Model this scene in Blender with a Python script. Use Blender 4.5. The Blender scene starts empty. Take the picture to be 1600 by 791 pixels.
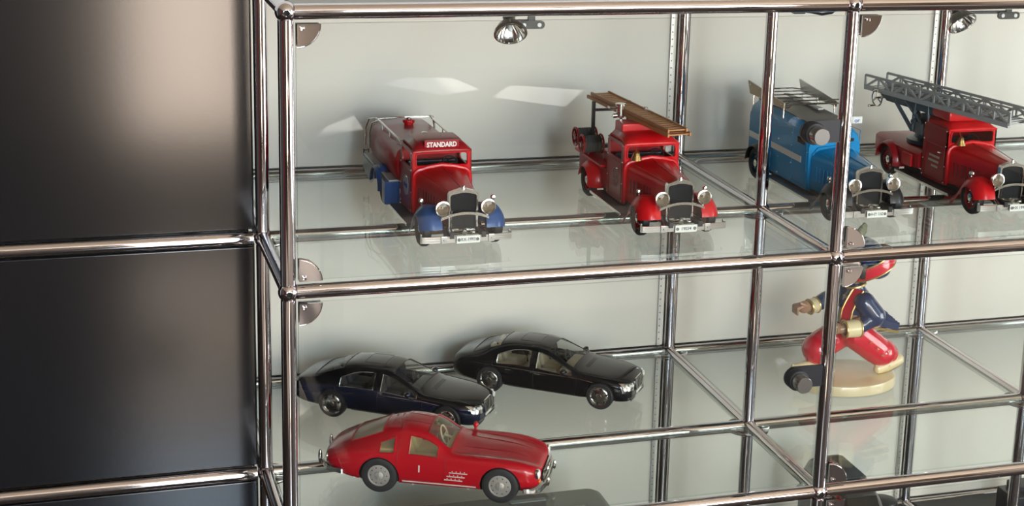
import bpy, bmesh, math, random
from math import pi, sin, cos, radians as R, atan2, sqrt
from mathutils import Vector as V, Matrix, Euler
from mathutils.bvhtree import BVHTree
random.seed(7)
S = bpy.context.scene
COL = S.collection

# ------------------------------------------------------------------ camera
cam_d = bpy.data.cameras.new('camera')
cam = bpy.data.objects.new('camera', cam_d); COL.objects.link(cam)
cam.location = (-0.26354799773517773, -1.933022084654029, 0.6320980559289472)
cam.rotation_euler = (1.3315711848948375, -0.03132868636561309, -0.30833230410223744)
cam_d.sensor_width = 36.0
cam_d.lens = 2536.978492258695 / 1600 * 36
cam_d.shift_x = -(897.7492875814079 - 800) / 1600
cam_d.shift_y = (270.04920358247614 - 395.5) / 1600
cam_d.clip_start = 0.02; cam_d.clip_end = 100
S.camera = cam

# ------------------------------------------------------------------ world, sun, window light, exposure
S.view_settings.view_transform = 'Standard'; S.view_settings.look = 'None'
S.view_settings.gamma = 1.0; S.view_settings.use_curve_mapping = False
S.view_settings.exposure = 0.10
S.cycles.transparent_max_bounces = 40
S.cycles.max_bounces = 12; S.cycles.glossy_bounces = 6; S.cycles.transmission_bounces = 8
S.cycles.caustics_reflective = False; S.cycles.caustics_refractive = False
S.cycles.sample_clamp_indirect = 6.0
w = bpy.data.worlds.new('sky'); S.world = w; w.use_nodes = True
bg = w.node_tree.nodes['Background']
bg.inputs[0].default_value = (0.72, 0.86, 1.0, 1); bg.inputs[1].default_value = 2.4

def light(name, kind, loc, rot, energy, color, size=None):
    d = bpy.data.lights.new(name, kind); d.energy = energy; d.color = color
    if kind == 'AREA': d.shape = 'RECTANGLE'; d.size, d.size_y = size
    o = bpy.data.objects.new(name, d); o.location = loc; o.rotation_euler = rot; COL.objects.link(o); return o
sun = light('sun', 'SUN', (1.5, -8, 5), (R(48), 0, 0), 20.0, (1.0, 0.93, 0.82)); sun.data.angle = R(0.6)
# daylight entering by the room's windows (window_1, window_2 behind the camera, window_3 on the right); the rear-left one is added fill
light('daylight_terrace_door', 'AREA', (.36, -5.12, -.29), (R(90), 0, 0), 46, (1.0, 0.78, 0.60), (.60, 1.48))
light('daylight_terrace_door_sky', 'AREA', (.36, -5.12, 1.19), (R(90), 0, 0), 100, (0.62, 0.81, 1.0), (.60, 1.44))
light('daylight_rear', 'AREA', (2.025, -5.12, 0.45), (R(90), 0, 0), 118, (1.0, 0.985, 0.93), (2.1, 1.36))
light('fill_rear_left', 'AREA', (-1.5, -5.12, 0.75), (R(90), 0, 0), 14, (1.0, 0.985, 0.94), (1.7, 0.96))  # added fill lamp, brightens the left bays through an invented window
light('daylight_right', 'AREA', (3.92, -2.1, -.15), (0, R(90), 0), 100, (1.0, 0.985, 0.94), (1.75, 2.5))

# ------------------------------------------------------------------ materials
MATS = {}
def mat(name, c, rough=.4, metal=0., coat=0., spec=.5, bump=None, var=None, ior=1.5, alpha=None):
    m = bpy.data.materials.new(name); m.use_nodes = True; nt = m.node_tree; b = nt.nodes['Principled BSDF']
    b.inputs['Base Color'].default_value = (*c, 1); b.inputs['Roughness'].default_value = rough
    b.inputs['Metallic'].default_value = metal; b.inputs['Coat Weight'].default_value = coat
    b.inputs['Coat Roughness'].default_value = .03; b.inputs['IOR'].default_value = ior
    b.inputs['Specular IOR Level'].default_value = spec
    if bump or var:
        tc = nt.nodes.new('ShaderNodeTexCoord'); n = nt.nodes.new('ShaderNodeTexNoise')
        n.inputs['Scale'].default_value = (bump or var)[0]; n.inputs['Detail'].default_value = 4
        nt.links.new(tc.outputs['Object'], n.inputs['Vector'])
        if bump:
            bp = nt.nodes.new('ShaderNodeBump'); bp.inputs['Strength'].default_value = bump[1]
            bp.inputs['Distance'].default_value = bump[2]
            nt.links.new(n.outputs['Fac'], bp.inputs['Height']); nt.links.new(bp.outputs['Normal'], b.inputs['Normal'])
        if var:
            n2 = nt.nodes.new('ShaderNodeTexNoise'); n2.inputs['Scale'].default_value = var[0]; n2.inputs['Detail'].default_value = 5
            nt.links.new(tc.outputs['Object'], n2.inputs['Vector'])
            mx = nt.nodes.new('ShaderNodeMix'); mx.data_type = 'RGBA'
            mx.inputs['A'].default_value = (*c, 1); mx.inputs['B'].default_value = (*var[1], 1)
            nt.links.new(n2.outputs['Fac'], mx.inputs['Factor']); nt.links.new(mx.outputs['Result'], b.inputs['Base Color'])
    MATS[name] = m; return m

def glass(name, tint, r0=.04, rough=0.0, haze=0.0):
    """clear pane: Schlick mirror reflection over tinted see-through (light passes straight)"""
    m = bpy.data.materials.new(name); m.use_nodes = True; nt = m.node_tree; nt.nodes.clear()
    out = nt.nodes.new('ShaderNodeOutputMaterial'); t = nt.nodes.new('ShaderNodeBsdfTransparent')
    g = nt.nodes.new('ShaderNodeBsdfGlossy'); mx = nt.nodes.new('ShaderNodeMixShader')
    lw = nt.nodes.new('ShaderNodeLayerWeight'); lw.inputs['Blend'].default_value = .5
    p = nt.nodes.new('ShaderNodeMath'); p.operation = 'POWER'; p.inputs[1].default_value = 5
    a = nt.nodes.new('ShaderNodeMath'); a.operation = 'MULTIPLY_ADD'; a.inputs[1].default_value = 1 - r0; a.inputs[2].default_value = r0
    t.inputs['Color'].default_value = (*tint, 1); g.inputs['Roughness'].default_value = rough
    nt.links.new(lw.outputs['Facing'], p.inputs[0]); nt.links.new(p.outputs[0], a.inputs[0])
    nt.links.new(a.outputs[0], mx.inputs['Fac']); nt.links.new(t.outputs[0], mx.inputs[1]); nt.links.new(g.outputs[0], mx.inputs[2])
    last = mx
    if haze:
        d = nt.nodes.new('ShaderNodeBsdfDiffuse'); d.inputs['Color'].default_value = (*tint, 1)
        m2 = nt.nodes.new('ShaderNodeMixShader'); m2.inputs['Fac'].default_value = haze
        nt.links.new(mx.outputs[0], m2.inputs[1]); nt.links.new(d.outputs[0], m2.inputs[2]); last = m2
    nt.links.new(last.outputs[0], out.inputs['Surface']); MATS[name] = m; return m

chrome = mat('chrome', (.70, .66, .675), .045, 1.0)
knob_steel = mat('turned_steel', (.42, .41, .40), .24, 1.0)
hub_silver = mat('hub_silver', (.55, .52, .48), .32, .6)
badge_pale = mat('badge_pale', (.46, .46, .54), .5)
bright_trim = mat('bright_trim', (.78, .75, .70), .4, .35)
coupe_red = mat('coupe_red', (.42, .005, .013), .2, coat=.15, spec=.35)
steel = mat('brushed_steel', (.62, .60, .57), .28, 1.0)
nickel = mat('nickel', (.72, .70, .66), .16, 1.0)
dark_hole = mat('dark_hole', (.01, .009, .009), .8)
panel_white = mat('white_lacquer', (.715, .672, .585), .3, bump=(90, .03, .0005))
panel_grey = mat('grey_lacquer', (.30, .30, .28), .4)
panel_black = mat('black_lacquer', (.007, .007, .0085), .135, spec=.5, bump=(220, .05, .0003))
floor_black = mat('black_metal_panel', (.02, .02, .021), .45)
black_plastic = mat('black_plastic', (.012, .012, .016), .35)
rubber = mat('rubber', (.017, .017, .018), .6)
pane = glass('clear_glass', (.985, .995, .988))
shelf_glass = glass('shelf_glass', (.966, .993, .988), .045)
glass_edge = glass('glass_edge', (.86, .93, .89), .045, .05, .03)
car_glass = glass('car_glass', (.90, .92, .90), .05)
toy_glass = glass('yellowed_plastic_glass', (.92, .86, .66), .05, 0, .07)
toy_glass_dull = glass('dull_plastic_glass', (.92, .84, .62), .05, 0, .35)
lens_glass = glass('lens_glass', (.95, .95, .93), .03, .05, .02)
red = mat('red_enamel', (.58, .006, .010), .28, coat=.12, spec=.3)
red_deep = mat('deep_and_shaded_red', (.34, .008, .013), .28, coat=.12, spec=.3)  # on cab sides this tone has shade and dark reflections painted in
maroon = mat('maroon_enamel', (.20, .014, .02), .28, coat=.12, spec=.3)
blue = mat('blue_enamel', (.018, .070, .22), .28, coat=.12, spec=.3)
skyblue = mat('bright_blue_enamel', (.004, .23, .50), .28, coat=.12, spec=.3)
slate = mat('slate_paint', (.05, .07, .085), .35, coat=.2)
grey_paint = mat('grey_paint', (.36, .36, .345), .4)
silver = mat('silver_paint', (.36, .38, .375), .32, metal=.35)
black_gloss = mat('black_gloss', (.004, .004, .005), .10, coat=.25, spec=.4)
navy_gloss = mat('navy_gloss', (.004, .008, .030), .10, coat=.25, spec=.4)
black_satin = mat('black_satin', (.010, .010, .011), .38)
grille_black = mat('radiator_core', (.008, .009, .010), .6, spec=.2)
cream = mat('cream_leather', (.58, .47, .32), .55)
grey_leather = mat('grey_leather', (.09, .085, .085), .55)
beige_old = mat('beige_upholstery', (.62, .52, .30), .5)
white_paint = mat('white_paint', (.75, .74, .70), .4)
plate_white = mat('plate_white', (.80, .80, .74), .35)
ink = mat('ink', (.03, .03, .03), .6)
ink_grey = mat('grey_ink', (.16, .16, .15), .6)
ink_blue = mat('blue_ink', (.03, .08, .42), .6)
gold_ink = mat('gold_ink', (.55, .42, .28), .45)
pale_ink = mat('pale_ink', (.36, .27, .27), .5)
wood = mat('ladder_wood', (.52, .23, .08), .45, var=(60, (.38, .15, .05)))
brass = mat('brass', (.62, .42, .16), .25, 1.0)
hose_grey = mat('hose_fabric', (.06, .062, .058), .85, bump=(400, .5, .001))
tan_lens = mat('tan_reflector', (.36, .28, .20), .3, .5)
wheel_blue = mat('wheel_blue', (.008, .07, .10), .35)
white_lens = mat('white_lens', (.75, .74, .70), .2)
orange_lens = mat('orange_lens', (.75, .16, .02), .25)

# ------------------------------------------------------------------ helpers
class MB:
    """collects shapes, then links them as ONE mesh object"""
    def __init__(s): s.bm = bmesh.new(); s.wn = False
    def raw(s, vs, fs, mi=0, smooth=True):
        bv = [s.bm.verts.new(v) for v in vs]
        for f in fs:
            try:
                q = s.bm.faces.new([bv[i] for i in f]); q.material_index = mi; q.smooth = smooth
            except ValueError: pass
        return bv
    def box(s, c, sz, rot=None, bev=0, mi=0, seg=2):
        M = Matrix.Translation(c)
        if rot: M = M @ Euler(rot).to_matrix().to_4x4()
        M = M @ Matrix.Diagonal((*sz, 1))
        r = bmesh.ops.create_cube(s.bm, size=1, matrix=M); vs = r['verts']
        fs = set(f for v in vs for f in v.link_faces)
        if bev:
            s.wn = True
            es = list(set(e for v in vs for e in v.link_edges))
            q = bmesh.ops.bevel(s.bm, geom=es, offset=bev, segments=seg, profile=.5, affect='EDGES')
            fs = set(q['faces']) | set(f for f in fs if f.is_valid) | set(f for v in q['verts'] for f in v.link_faces)
        for f in fs:
            if f.is_valid: f.material_index = mi; f.smooth = True
        return s
    def frame(s, d):
        d = V(d).normalized(); u = d.orthogonal().normalized(); return u, d.cross(u)
    def cyl(s, p, q, r, r2=None, n=14, mi=0, caps=True):
        p, q = V(p), V(q); u, v = s.frame(q - p); r2 = r if r2 is None else r2
        vs = [p + (u * cos(2*pi*i/n) + v * sin(2*pi*i/n)) * r for i in range(n)] + [q + (u * cos(2*pi*i/n) + v * sin(2*pi*i/n)) * r2 for i in range(n)]
        fs = [(i, (i+1) % n, n + (i+1) % n, n + i) for i in range(n)]
        if caps: fs += [tuple(range(n-1, -1, -1)), tuple(range(n, 2*n))]
        s.raw(vs, fs, mi); return s
    def path(s, pts, r, n=8, closed=False, mi=0, up=None):
        pts = [V(p) for p in pts]; m = len(pts); rings = []; u = None
        for i, p in enumerate(pts):
            a = pts[i-1] if (i > 0 or closed) else p; b = pts[(i+1) % m] if (i < m-1 or closed) else p
            d = (b - a).normalized()
            if u is None: u = d.orthogonal().normalized() if up is None else V(up)
            u = (u - d * u.dot(d))
            u = u.normalized() if u.length > 1e-6 else d.orthogonal().normalized()
            v = d.cross(u); rr = r[i] if isinstance(r, (list, tuple)) else r
            rings.append([p + (u*cos(2*pi*k/n) + v*sin(2*pi*k/n)) * rr for k in range(n)])
        return s.loft(rings, caps=not closed, wrap=closed, mi=mi)
    def loft(s, rings, closed=True, caps=True, wrap=False, mi=0):
        n = len(rings[0]); m = len(rings); vs = [v for r in rings for v in r]; fs = []
        for i in range(m if wrap else m-1):
            j = (i+1) % m
            for k in range(n if closed else n-1):
                l = (k+1) % n; fs.append((i*n+k, i*n+l, j*n+l, j*n+k))
        if caps and closed: fs += [tuple(range(n-1, -1, -1)), tuple((m-1)*n + k for k in range(n))]
        s.raw(vs, fs, mi); return s
    def lathe(s, prof, p=(0,0,0), d=(0,0,1), n=24, mi=0):
        p = V(p); d = V(d).normalized(); u, v = s.frame(d); rings = []
        rings = [[p + d*h + (u*cos(2*pi*k/n) + v*sin(2*pi*k/n))*max(r, 1e-6) for k in range(n)] for r, h in prof]
        fs = []; vs = [q for r in rings for q in r]
        for i in range(len(rings)-1):
            for k in range(n): l = (k+1) % n; fs.append((i*n+k, i*n+l, (i+1)*n+l, (i+1)*n+k))
        s.raw(vs, fs, mi); return s
    def prism(s, pts, vec, mi=0, smooth=True):
        pts = [V(p) for p in pts]; vec = V(vec); n = len(pts)
        vs = pts + [p + vec for p in pts]
        fs = [(i, (i+1) % n, n+(i+1) % n, n+i) for i in range(n)] + [tuple(range(n-1, -1, -1)), tuple(range(n, 2*n))]
        s.raw(vs, fs, mi, smooth); return s
    def holed(s, outer, inner, vec, mi=0):
        """flat plate between two loops of the same count, thickened along vec"""
        n = len(outer); vec = V(vec); o = [V(p) for p in outer]; q = [V(p) for p in inner]
        vs = o + q + [p+vec for p in o] + [p+vec for p in q]; fs = []
        for i in range(n):
            j = (i+1) % n
            fs += [(i, j, n+j, n+i), (2*n+j, 2*n+i, 3*n+i, 3*n+j), (j, i, 2*n+i, 2*n+j), (n+i, n+j, 3*n+j, 3*n+i)]
        s.raw(vs, fs, mi); return s
    def ball(s, c, r, sc=(1,1,1), n=16, mi=0, rot=None):
        M = Matrix.Translation(c)
        if rot: M = M @ Euler(rot).to_matrix().to_4x4()
        M = M @ Matrix.Diagonal((*sc, 1))
        q = bmesh.ops.create_uvsphere(s.bm, u_segments=n, v_segments=max(6, n//2+2), radius=r, matrix=M)
        for f in set(f for v in q['verts'] for f in v.link_faces): f.material_index = mi; f.smooth = True
        return s
    def build(s, name, ms, parent=None, sharp=38, loc=None, rot=None, merge=0):
        if merge: bmesh.ops.remove_doubles(s.bm, verts=s.bm.verts, dist=merge)
        bmesh.ops.recalc_face_normals(s.bm, faces=s.bm.faces)
        me = bpy.data.meshes.new(name); s.bm.to_mesh(me); s.bm.free()
        for m in (ms if isinstance(ms, (list, tuple)) else [ms]): me.materials.append(m)
        me.set_sharp_from_angle(angle=R(sharp))
        o = link(name, me, parent, loc, rot)
        if s.wn: m = o.modifiers.new('even_normals', 'WEIGHTED_NORMAL'); m.keep_sharp = True
        return o
def link(name, me, parent=None, loc=None, rot=None):
    o = bpy.data.objects.new(name, me); COL.objects.link(o)
    if parent: o.parent = parent
    if loc: o.location = loc
    if rot: o.rotation_euler = rot
    return o
def thing(name, label, cat, loc=(0,0,0), rz=0, group=None):
    o = bpy.data.objects.new(name, None); COL.objects.link(o); o.location = loc; o.rotation_euler = (0,0,rz)
    o.empty_display_size = .02
    return tag(o, label, cat, group)
def tag(o, label, cat, group=None):
    o['label'] = label; o['category'] = cat
    if group: o['group'] = group
    return o
def struct(o): o['kind'] = 'structure'; return o
def rrect(w, h, r, k=5):
    """rounded rectangle loop, 4k points, counter-clockwise, centred"""
    out = []
    for cx, cy, a0 in ((w/2-r, h/2-r, 0), (-w/2+r, h/2-r, 90), (-w/2+r, -h/2+r, 180), (w/2-r, -h/2+r, 270)):
        for i in range(k): a = R(a0 + 90*i/(k-1)); out.append((cx + r*cos(a), cy + r*sin(a)))
    return out
def text(name, s, size, m, parent, loc, rot, bold=0., ext=.0002, sx=1.0):
    c = bpy.data.curves.new(name, 'FONT'); c.body = s; c.size = size; c.align_x = 'CENTER'; c.align_y = 'CENTER'
    c.offset = bold; c.extrude = ext; c.resolution_u = 3
    o = bpy.data.objects.new('tmp', c); COL.objects.link(o); dg = bpy.context.evaluated_depsgraph_get()
    me = bpy.data.meshes.new_from_object(o.evaluated_get(dg)); bpy.data.objects.remove(o); bpy.data.curves.remove(c)
    me.materials.clear(); me.materials.append(m)
    if sx != 1: me.transform(Matrix.Diagonal((sx,1,1,1)))
    return link(name, me, parent, loc, rot)

# ------------------------------------------------------------------ room
ZF = -1.10; ZC = 2.15; X0, X1, Y0, Y1 = -3.0, 4.0, -5.2, .66
wall_m = mat('plaster', (.32, .265, .205), .85, bump=(40, .1, .002))
wall_dark_m = mat('dark_plaster', (.055, .05, .05), .8, bump=(40, .1, .002))
wall_back_m = mat('white_plaster', (.62, .62, .60), .85, bump=(40, .1, .002))
ceil_m = mat('ceiling_paint', (.60, .47, .34), .9)
floor_m = mat('dark_oak_floor', (.045, .034, .026), .75, spec=.15, var=(3, (.03, .022, .017)))
frame_m = mat('window_frame_paint', (.08, .08, .085), .5)
struct(MB().box(((X0+X1)/2, (Y0+Y1)/2, ZF-.05), (X1-X0+.2, Y1-Y0+.2, .1)).build('floor', floor_m))
struct(MB().box(((X0+X1)/2, (Y0+Y1)/2, ZC+.05), (X1-X0+.2, Y1-Y0+.2, .1)).build('ceiling', ceil_m))
struct(MB().box(((X0+X1)/2, Y1+.05, (ZF+ZC)/2), (X1-X0, .1, ZC-ZF)).build('wall_back', wall_back_m))
struct(MB().box((X0-.05, (Y0+Y1)/2, (ZF+ZC)/2), (.1, Y1-Y0, ZC-ZF)).build('wall_left', wall_dark_m))
def wall_open(name, holes, lo, hi, mk):
    """wall strip lo..hi along one axis with window openings (a, b, z0, z1)"""
    b = MB(); cuts = sorted(holes); x = lo
    for a, c, z0, z1 in cuts:
        b.box(*mk(x, a, ZF, ZC)); b.box(*mk(a, c, ZF, z0)); b.box(*mk(a, c, z1, ZC)); x = c
    b.box(*mk(x, hi, ZF, ZC)); return struct(b.build(name, wall_m))
mkF = lambda a, c, z0, z1: (((a+c)/2, Y0-.06, (z0+z1)/2), (c-a, .12, z1-z0))
mkR = lambda a, c, z0, z1: ((X1+.06, (a+c)/2, (z0+z1)/2), (.12, c-a, z1-z0))
win = [(.04, .68, -1.06, 1.95), (.95, 3.1, -.25, 1.95), (-2.4, -.6, .25, 1.95)]  # third opening is invented, made to seat the rear-left fill
wall_open('wall_front', win, X0, X1, mkF)
wall_open('wall_right', [(-3.4, -.8, -1.06, 1.95)], Y0-.1, Y1+.1, mkR)
def window(n, a, c, z0, z1, mk, axis):
    b = MB(); w_ = .05
    for p, q, u, v in ((a, a+w_, z0, z1), (c-w_, c, z0, z1), (a, c, z0, z0+w_), (a, c, z1-w_, z1), ((a+c)/2-.02, (a+c)/2+.02, z0, z1), (a, c, z0+.9, z0+.94)):
        ct, sz = mk(p, q, u, v); sz = list(sz); sz[axis] = .06; b.box(ct, sz)
    return struct(b.build('window_%d' % n, frame_m))
window(1, *win[0], mkF, 1); window(2, *win[1], mkF, 1); window(4, *win[2], mkF, 1); window(3, -3.4, -.8, -1.06, 1.95, mkR, 0)  # window 4 is invented, it frames the rear-left fill lamp

# ------------------------------------------------------------------ display cabinet frame
D1, D2, W1, W2, W3, H = .25, .60, .75, .50, .75, .35
XS = [0, W1, W1+W2, W1+W2+W3]; BAYS = list(zip(XS[:-1], XS[1:])); YS = [0, D1, D2]; ZS = [H, 0, -H, -2*H]
RT = .0095
cab = thing('display_cabinet', 'tall chrome tube display cabinet with glass doors and shelves holding the model vehicles', 'cabinet', (0, 0, ZF))
def cloc(x, y, z): return (x, y, z - ZF)
tm = {}
def tube(L, axis, c):
    k = (round(L, 4), axis)
    if k not in tm:
        b = MB(); v = V((0,0,0)); v['xyz'.index(axis)] = L/2; b.cyl(-v, v, RT, n=28)
        bmesh.ops.recalc_face_normals(b.bm, faces=b.bm.faces)
        me = bpy.data.meshes.new('tube'); b.bm.to_mesh(me); b.bm.free(); me.materials.append(chrome); me.set_sharp_from_angle(angle=R(40)); tm[k] = me
    return link('tube', tm[k], cab, cloc(*c))
ballm = None
def joint(x, y, z):
    global ballm
    if ballm is None:
        b = MB(); r = .0128; prof = [(.0042, -.0105)]
        prof = [(.0032, -.006), (.0036, -r*.955)] + [(r*cos(a), r*sin(a)) for a in [R(-72 + 162*i/14) for i in range(15)]]
        b.lathe(prof, (0,0,0), (0,1,0), 28); b.lathe([(0, -.006), (.0032, -.006)], (0,0,0), (0,1,0), 28, 1)
        bmesh.ops.recalc_face_normals(b.bm, faces=b.bm.faces)
        ballm = bpy.data.meshes.new('ball_joint'); b.bm.to_mesh(ballm); b.bm.free(); ballm.materials.append(chrome); ballm.materials.append(dark_hole)
        ballm.set_sharp_from_angle(angle=R(40))
    return link('ball_joint', ballm, cab, cloc(x, y, z))
for xi, x in enumerate(XS):
    for y in YS:
        for z in ZS: joint(x, y, z)
        for z in ZS[:-1]: tube(H-.02, 'z', (x, y, z-H/2))
        tube(ZS[-1]-ZF, 'z', (x, y, (ZS[-1]+ZF)/2))
    for z in ZS: tube(D1-.02, 'y', (x, D1/2, z)); tube(D2-D1-.02, 'y', (x, (D1+D2)/2, z))
for x, L in [((a+c)/2, c-a) for a, c in BAYS]:
    for y in YS:
        for z in ZS: tube(L-.02, 'x', (x, y, z))
# quarter plates carrying the glass at each post
qm = {}
def quarter(sx, sy):
    if (sx, sy) not in qm:
        b = MB(); r = .034
        b.prism([(0,0,0)] + [(sx*r*cos(R(90*i/9)), sy*r*sin(R(90*i/9)), 0) for i in range(10)], (0,0,-.0050))
        b.cyl((sx*.019, sy*.010, .0002), (sx*.019, sy*.010, -.001), .0020, n=8, mi=1)
        bmesh.ops.recalc_face_normals(b.bm, faces=b.bm.faces)
        me = bpy.data.meshes.new('shelf_bracket'); b.bm.to_mesh(me); b.bm.free(); me.materials.append(chrome); me.materials.append(dark_hole); qm[sx, sy] = me
    return qm[sx, sy]
for z in ZS[1:3]:
    for x in XS:
        for y in YS:
            for sx in (-1, 1):
                for sy in (-1, 1):
                    if (x == XS[-1] and sx > 0) or (x == 0 and sx < 0) or (y == 0 and sy < 0) or (y == D2 and sy > 0): continue
                    link('shelf_bracket', quarter(sx, sy), cab, cloc(x, y, z - .001))
def slab(name, x0, x1, y0, y1, z0, z1, ms, thin, parent=cab):
    """pane with its own edge material on the four narrow sides; thin = axis index of the thickness"""
    b = MB(); b.box(cloc((x0+x1)/2, (y0+y1)/2, (z0+z1)/2), (x1-x0, y1-y0, z1-z0))
    for f in b.bm.faces:
        f.normal_update(); f.material_index = 0 if abs(f.normal[thin]) > .5 else 1
    return b.build(name, ms, parent)
for z in ZS[:3]:
    for x0, x1 in BAYS:
        for y0, y1 in ((0, D1), (D1, D2)):
            zt = z + .0050
            if z == H:
                MB().box(cloc((x0+x1)/2, (y0+y1)/2, z+.003), (x1-x0-.022, y1-y0-.022, .006), bev=.0015).build('top_panel', panel_grey, cab); continue
            slab('glass_shelf', x0+.011, x1-.011, y0+.011, y1-.011, zt-.0065, zt, [shelf_glass, glass_edge], 2)
for x0, x1 in BAYS:                       # bottom panels of black sheet metal
    for y0, y1 in ((0, D1), (D1, D2)):
        MB().box(cloc((x0+x1)/2, (y0+y1)/2, ZS[3]+.002), (x1-x0-.022, y1-y0-.022, .009), bev=.002).build('base_panel', floor_black, cab)
for z in ZS[:3]:                                            # white back panels, glass end on the left
    for x0, x1 in BAYS:
        MB().box(cloc((x0+x1)/2, D2+.004, z-H/2), (x1-x0-.023, .008, H-.023), bev=.002).build('back_panel', panel_white, cab)
        e = MB(); xx = x1 - .0215
        e.box(cloc(xx, D2-.003, z-H/2), (.0055, .004, H-.026))
        for k in range(26): e.cyl(cloc(xx, D2-.0049, z-.02-k*.0122), cloc(xx, D2-.0053, z-.02-k*.0122), .0014, n=6, mi=1)
        e.build('panel_edge', [steel, ink_grey], cab)

# doors: pane + hinge plates, lock plate, rubber rosette and knob
def hinge_mesh(sz):
    b = MB(); r = .0275; n = 12
    arc = [(r*cos(R(90*i/n)), 0, sz*-r*sin(R(90*i/n))) for i in range(n+1)]
    for y in (-.0075, .0030):
        b.prism([(0, y, 0)] + [(p[0], y, p[2]) for p in arc], (0, .0045, 0))
    b.path([(p[0], -.0052, p[2]) for p in arc], .0016, 6)
    b.box((.006, -.009, -sz*.005), (.005, .004, .004), bev=.0006)
    return b
def door(x0, x1, z1, lock):
    d = slab('door', x0+.012, x1-.012, -.0025, .0025, z1-H+.0145, z1-.0145, [pane, glass_edge], 1)
    for zz, s in ((z1-.0145, 1), (z1-H+.0145, -1)):
        hinge_mesh(s).build('hinge_plate', chrome, d, loc=cloc(x0+.0128, 0, zz))
    if lock:
        kx, kz = x1-.0515, z1-H/2+.0045
        MB().prism([(kx-.016*sin(R(a))*1.0 if True else 0, -.0075, kz-ZF+.0155*cos(R(a))) for a in range(0, 181, 15)] + [(x1-.010, -.0075, kz-ZF-.0155), (x1-.010, -.0075, kz-ZF+.0155)], (0, .0045, 0)).build('lock_plate', black_plastic, d)
        MB().lathe([(.0, 0), (.0150, 0), (.0155, .002), (.0155, .010), (.0140, .0125), (.0120, .0125), (0, .0125)], cloc(kx, -.0075, kz), (0,-1,0), 28).build('rosette', rubber, d)
        MB().lathe([(.0115, .010), (.0118, .030), (.0110, .0315), (0, .0315)], cloc(kx, -.0075, kz), (0,-1,0), 32).build('knob', knob_steel, d)
    return d
for z in ZS[:3]:
    door(0, W1, z, True); door(W1, W1+W2, z, False); door(W1+W2, XS[-1], z, False)

# ------------------------------------------------------------------ black storage cabinet on the left
sc = thing('storage_cabinet', 'black lacquered cabinet with chrome tube frame left of the glass display cabinet', 'cabinet', (-.40, D1, ZF))
def sl(x, y, z): return (x+.40, y-D1, z-ZF)
XL = -.75
for z in (ZS[0], ZS[1], ZS[2], ZS[3]):
    MB().cyl(sl(XL, D1, z), sl(-.0135, D1, z), RT, n=28).build('tube', chrome, sc)
    if z > ZS[3]:
        MB().box(sl(XL/2-.0005, D1+.004, z-H/2), (-XL-.023, .008, H-.0245), bev=.0022, seg=3).build('front_panel', panel_black, sc)
        MB().box(sl(XL/2, D1+.016, z-H/2), (-XL-.022, .004, H-.02)).build('backing', black_plastic, sc)
        MB().box(sl(-.0125, D1+.17, z-H/2), (.004, .32, H-.022)).build('side_panel', panel_black, sc)
for y in (D1, D2): MB().cyl(sl(XL, y, ZF), sl(XL, y, H), RT, n=20).build('tube', chrome, sc)
MB().box(sl(XL/2, (D1+D2)/2+.01, ZS[3]-.004), (-XL-.03, D2-D1-.04, .008)).build('base_panel', floor_black, sc)
MB().box(sl(XL/2, (D1+D2)/2+.01, ZS[0]-.004), (-XL-.03, D2-D1-.04, .008)).build('top_panel', panel_black, sc)
ZG = .0050                                                  # top of the glass shelf that carries the trucks
# ------------------------------------------------------------------ trucks (x to the right as seen, -y towards the viewer, origin on the glass between the front wheels)
WR = .026
def make_wheel(t, x, y, side, rim_m, spokes=False, r=WR, wd=.013):
    """side: -1 / +1 is the outer face; tyre is the part, rim and hub are sub-parts"""
    c = V((x, y, r)); h = wd/2; d = (side, 0, 0)
    wl = MB().lathe([(r*.66, -h*.8), (r*.80, -h), (r*.95, -h*.75), (r, -h*.35), (r*.985, 0), (r, h*.35), (r*.95, h*.75), (r*.80, h), (r*.68, h*.85), (r*.66, h*.5)], c, d, 36)
    wl.path([c + V((side*h*.99, cos(a)*r*.86, sin(a)*r*.86)) for a in [2*pi*i/32 for i in range(32)]], .0006, 5, True)
    w_ = wl.build('wheel', rubber, t)
    if spokes:
        b = MB(); b.lathe([(r*.70, -h*.6), (r*.70, h*.6), (r*.60, h*.6), (r*.58, 0), (r*.60, -h*.6), (r*.70, -h*.6)], c, d, 32)
        for k in range(10):
            a = 2*pi*k/10; b.cyl(c + V((side*h*.2, 0, 0)), c + V((side*h*.1, cos(a)*r*.62, sin(a)*r*.62)), .0011, n=6)
        b.lathe([(r*.62, -h*.5), (0, -h*.5)], c, d, 24)
        b.build('rim', rim_m, w_)
    else:
        MB().lathe([(r*.70, h*.62), (r*.63, h*.72), (r*.58, h*.2), (r*.32, h*.1), (r*.28, h*.5), (0, h*.5)], c, d, 32).build('rim', rim_m, w_)
    hb = MB().lathe([(r*.24, h*.3), (r*.23, h*.9), (r*.14, h*1.05), (0, h*1.1)], c, d, 16)
    for k in range(6): a = 2*pi*k/6; hb.ball(c + V((side*h*.35, cos(a)*r*.42, sin(a)*r*.42)), .0011, n=6)
    hb.build('hub', nickel, w_)
    return w_
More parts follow.
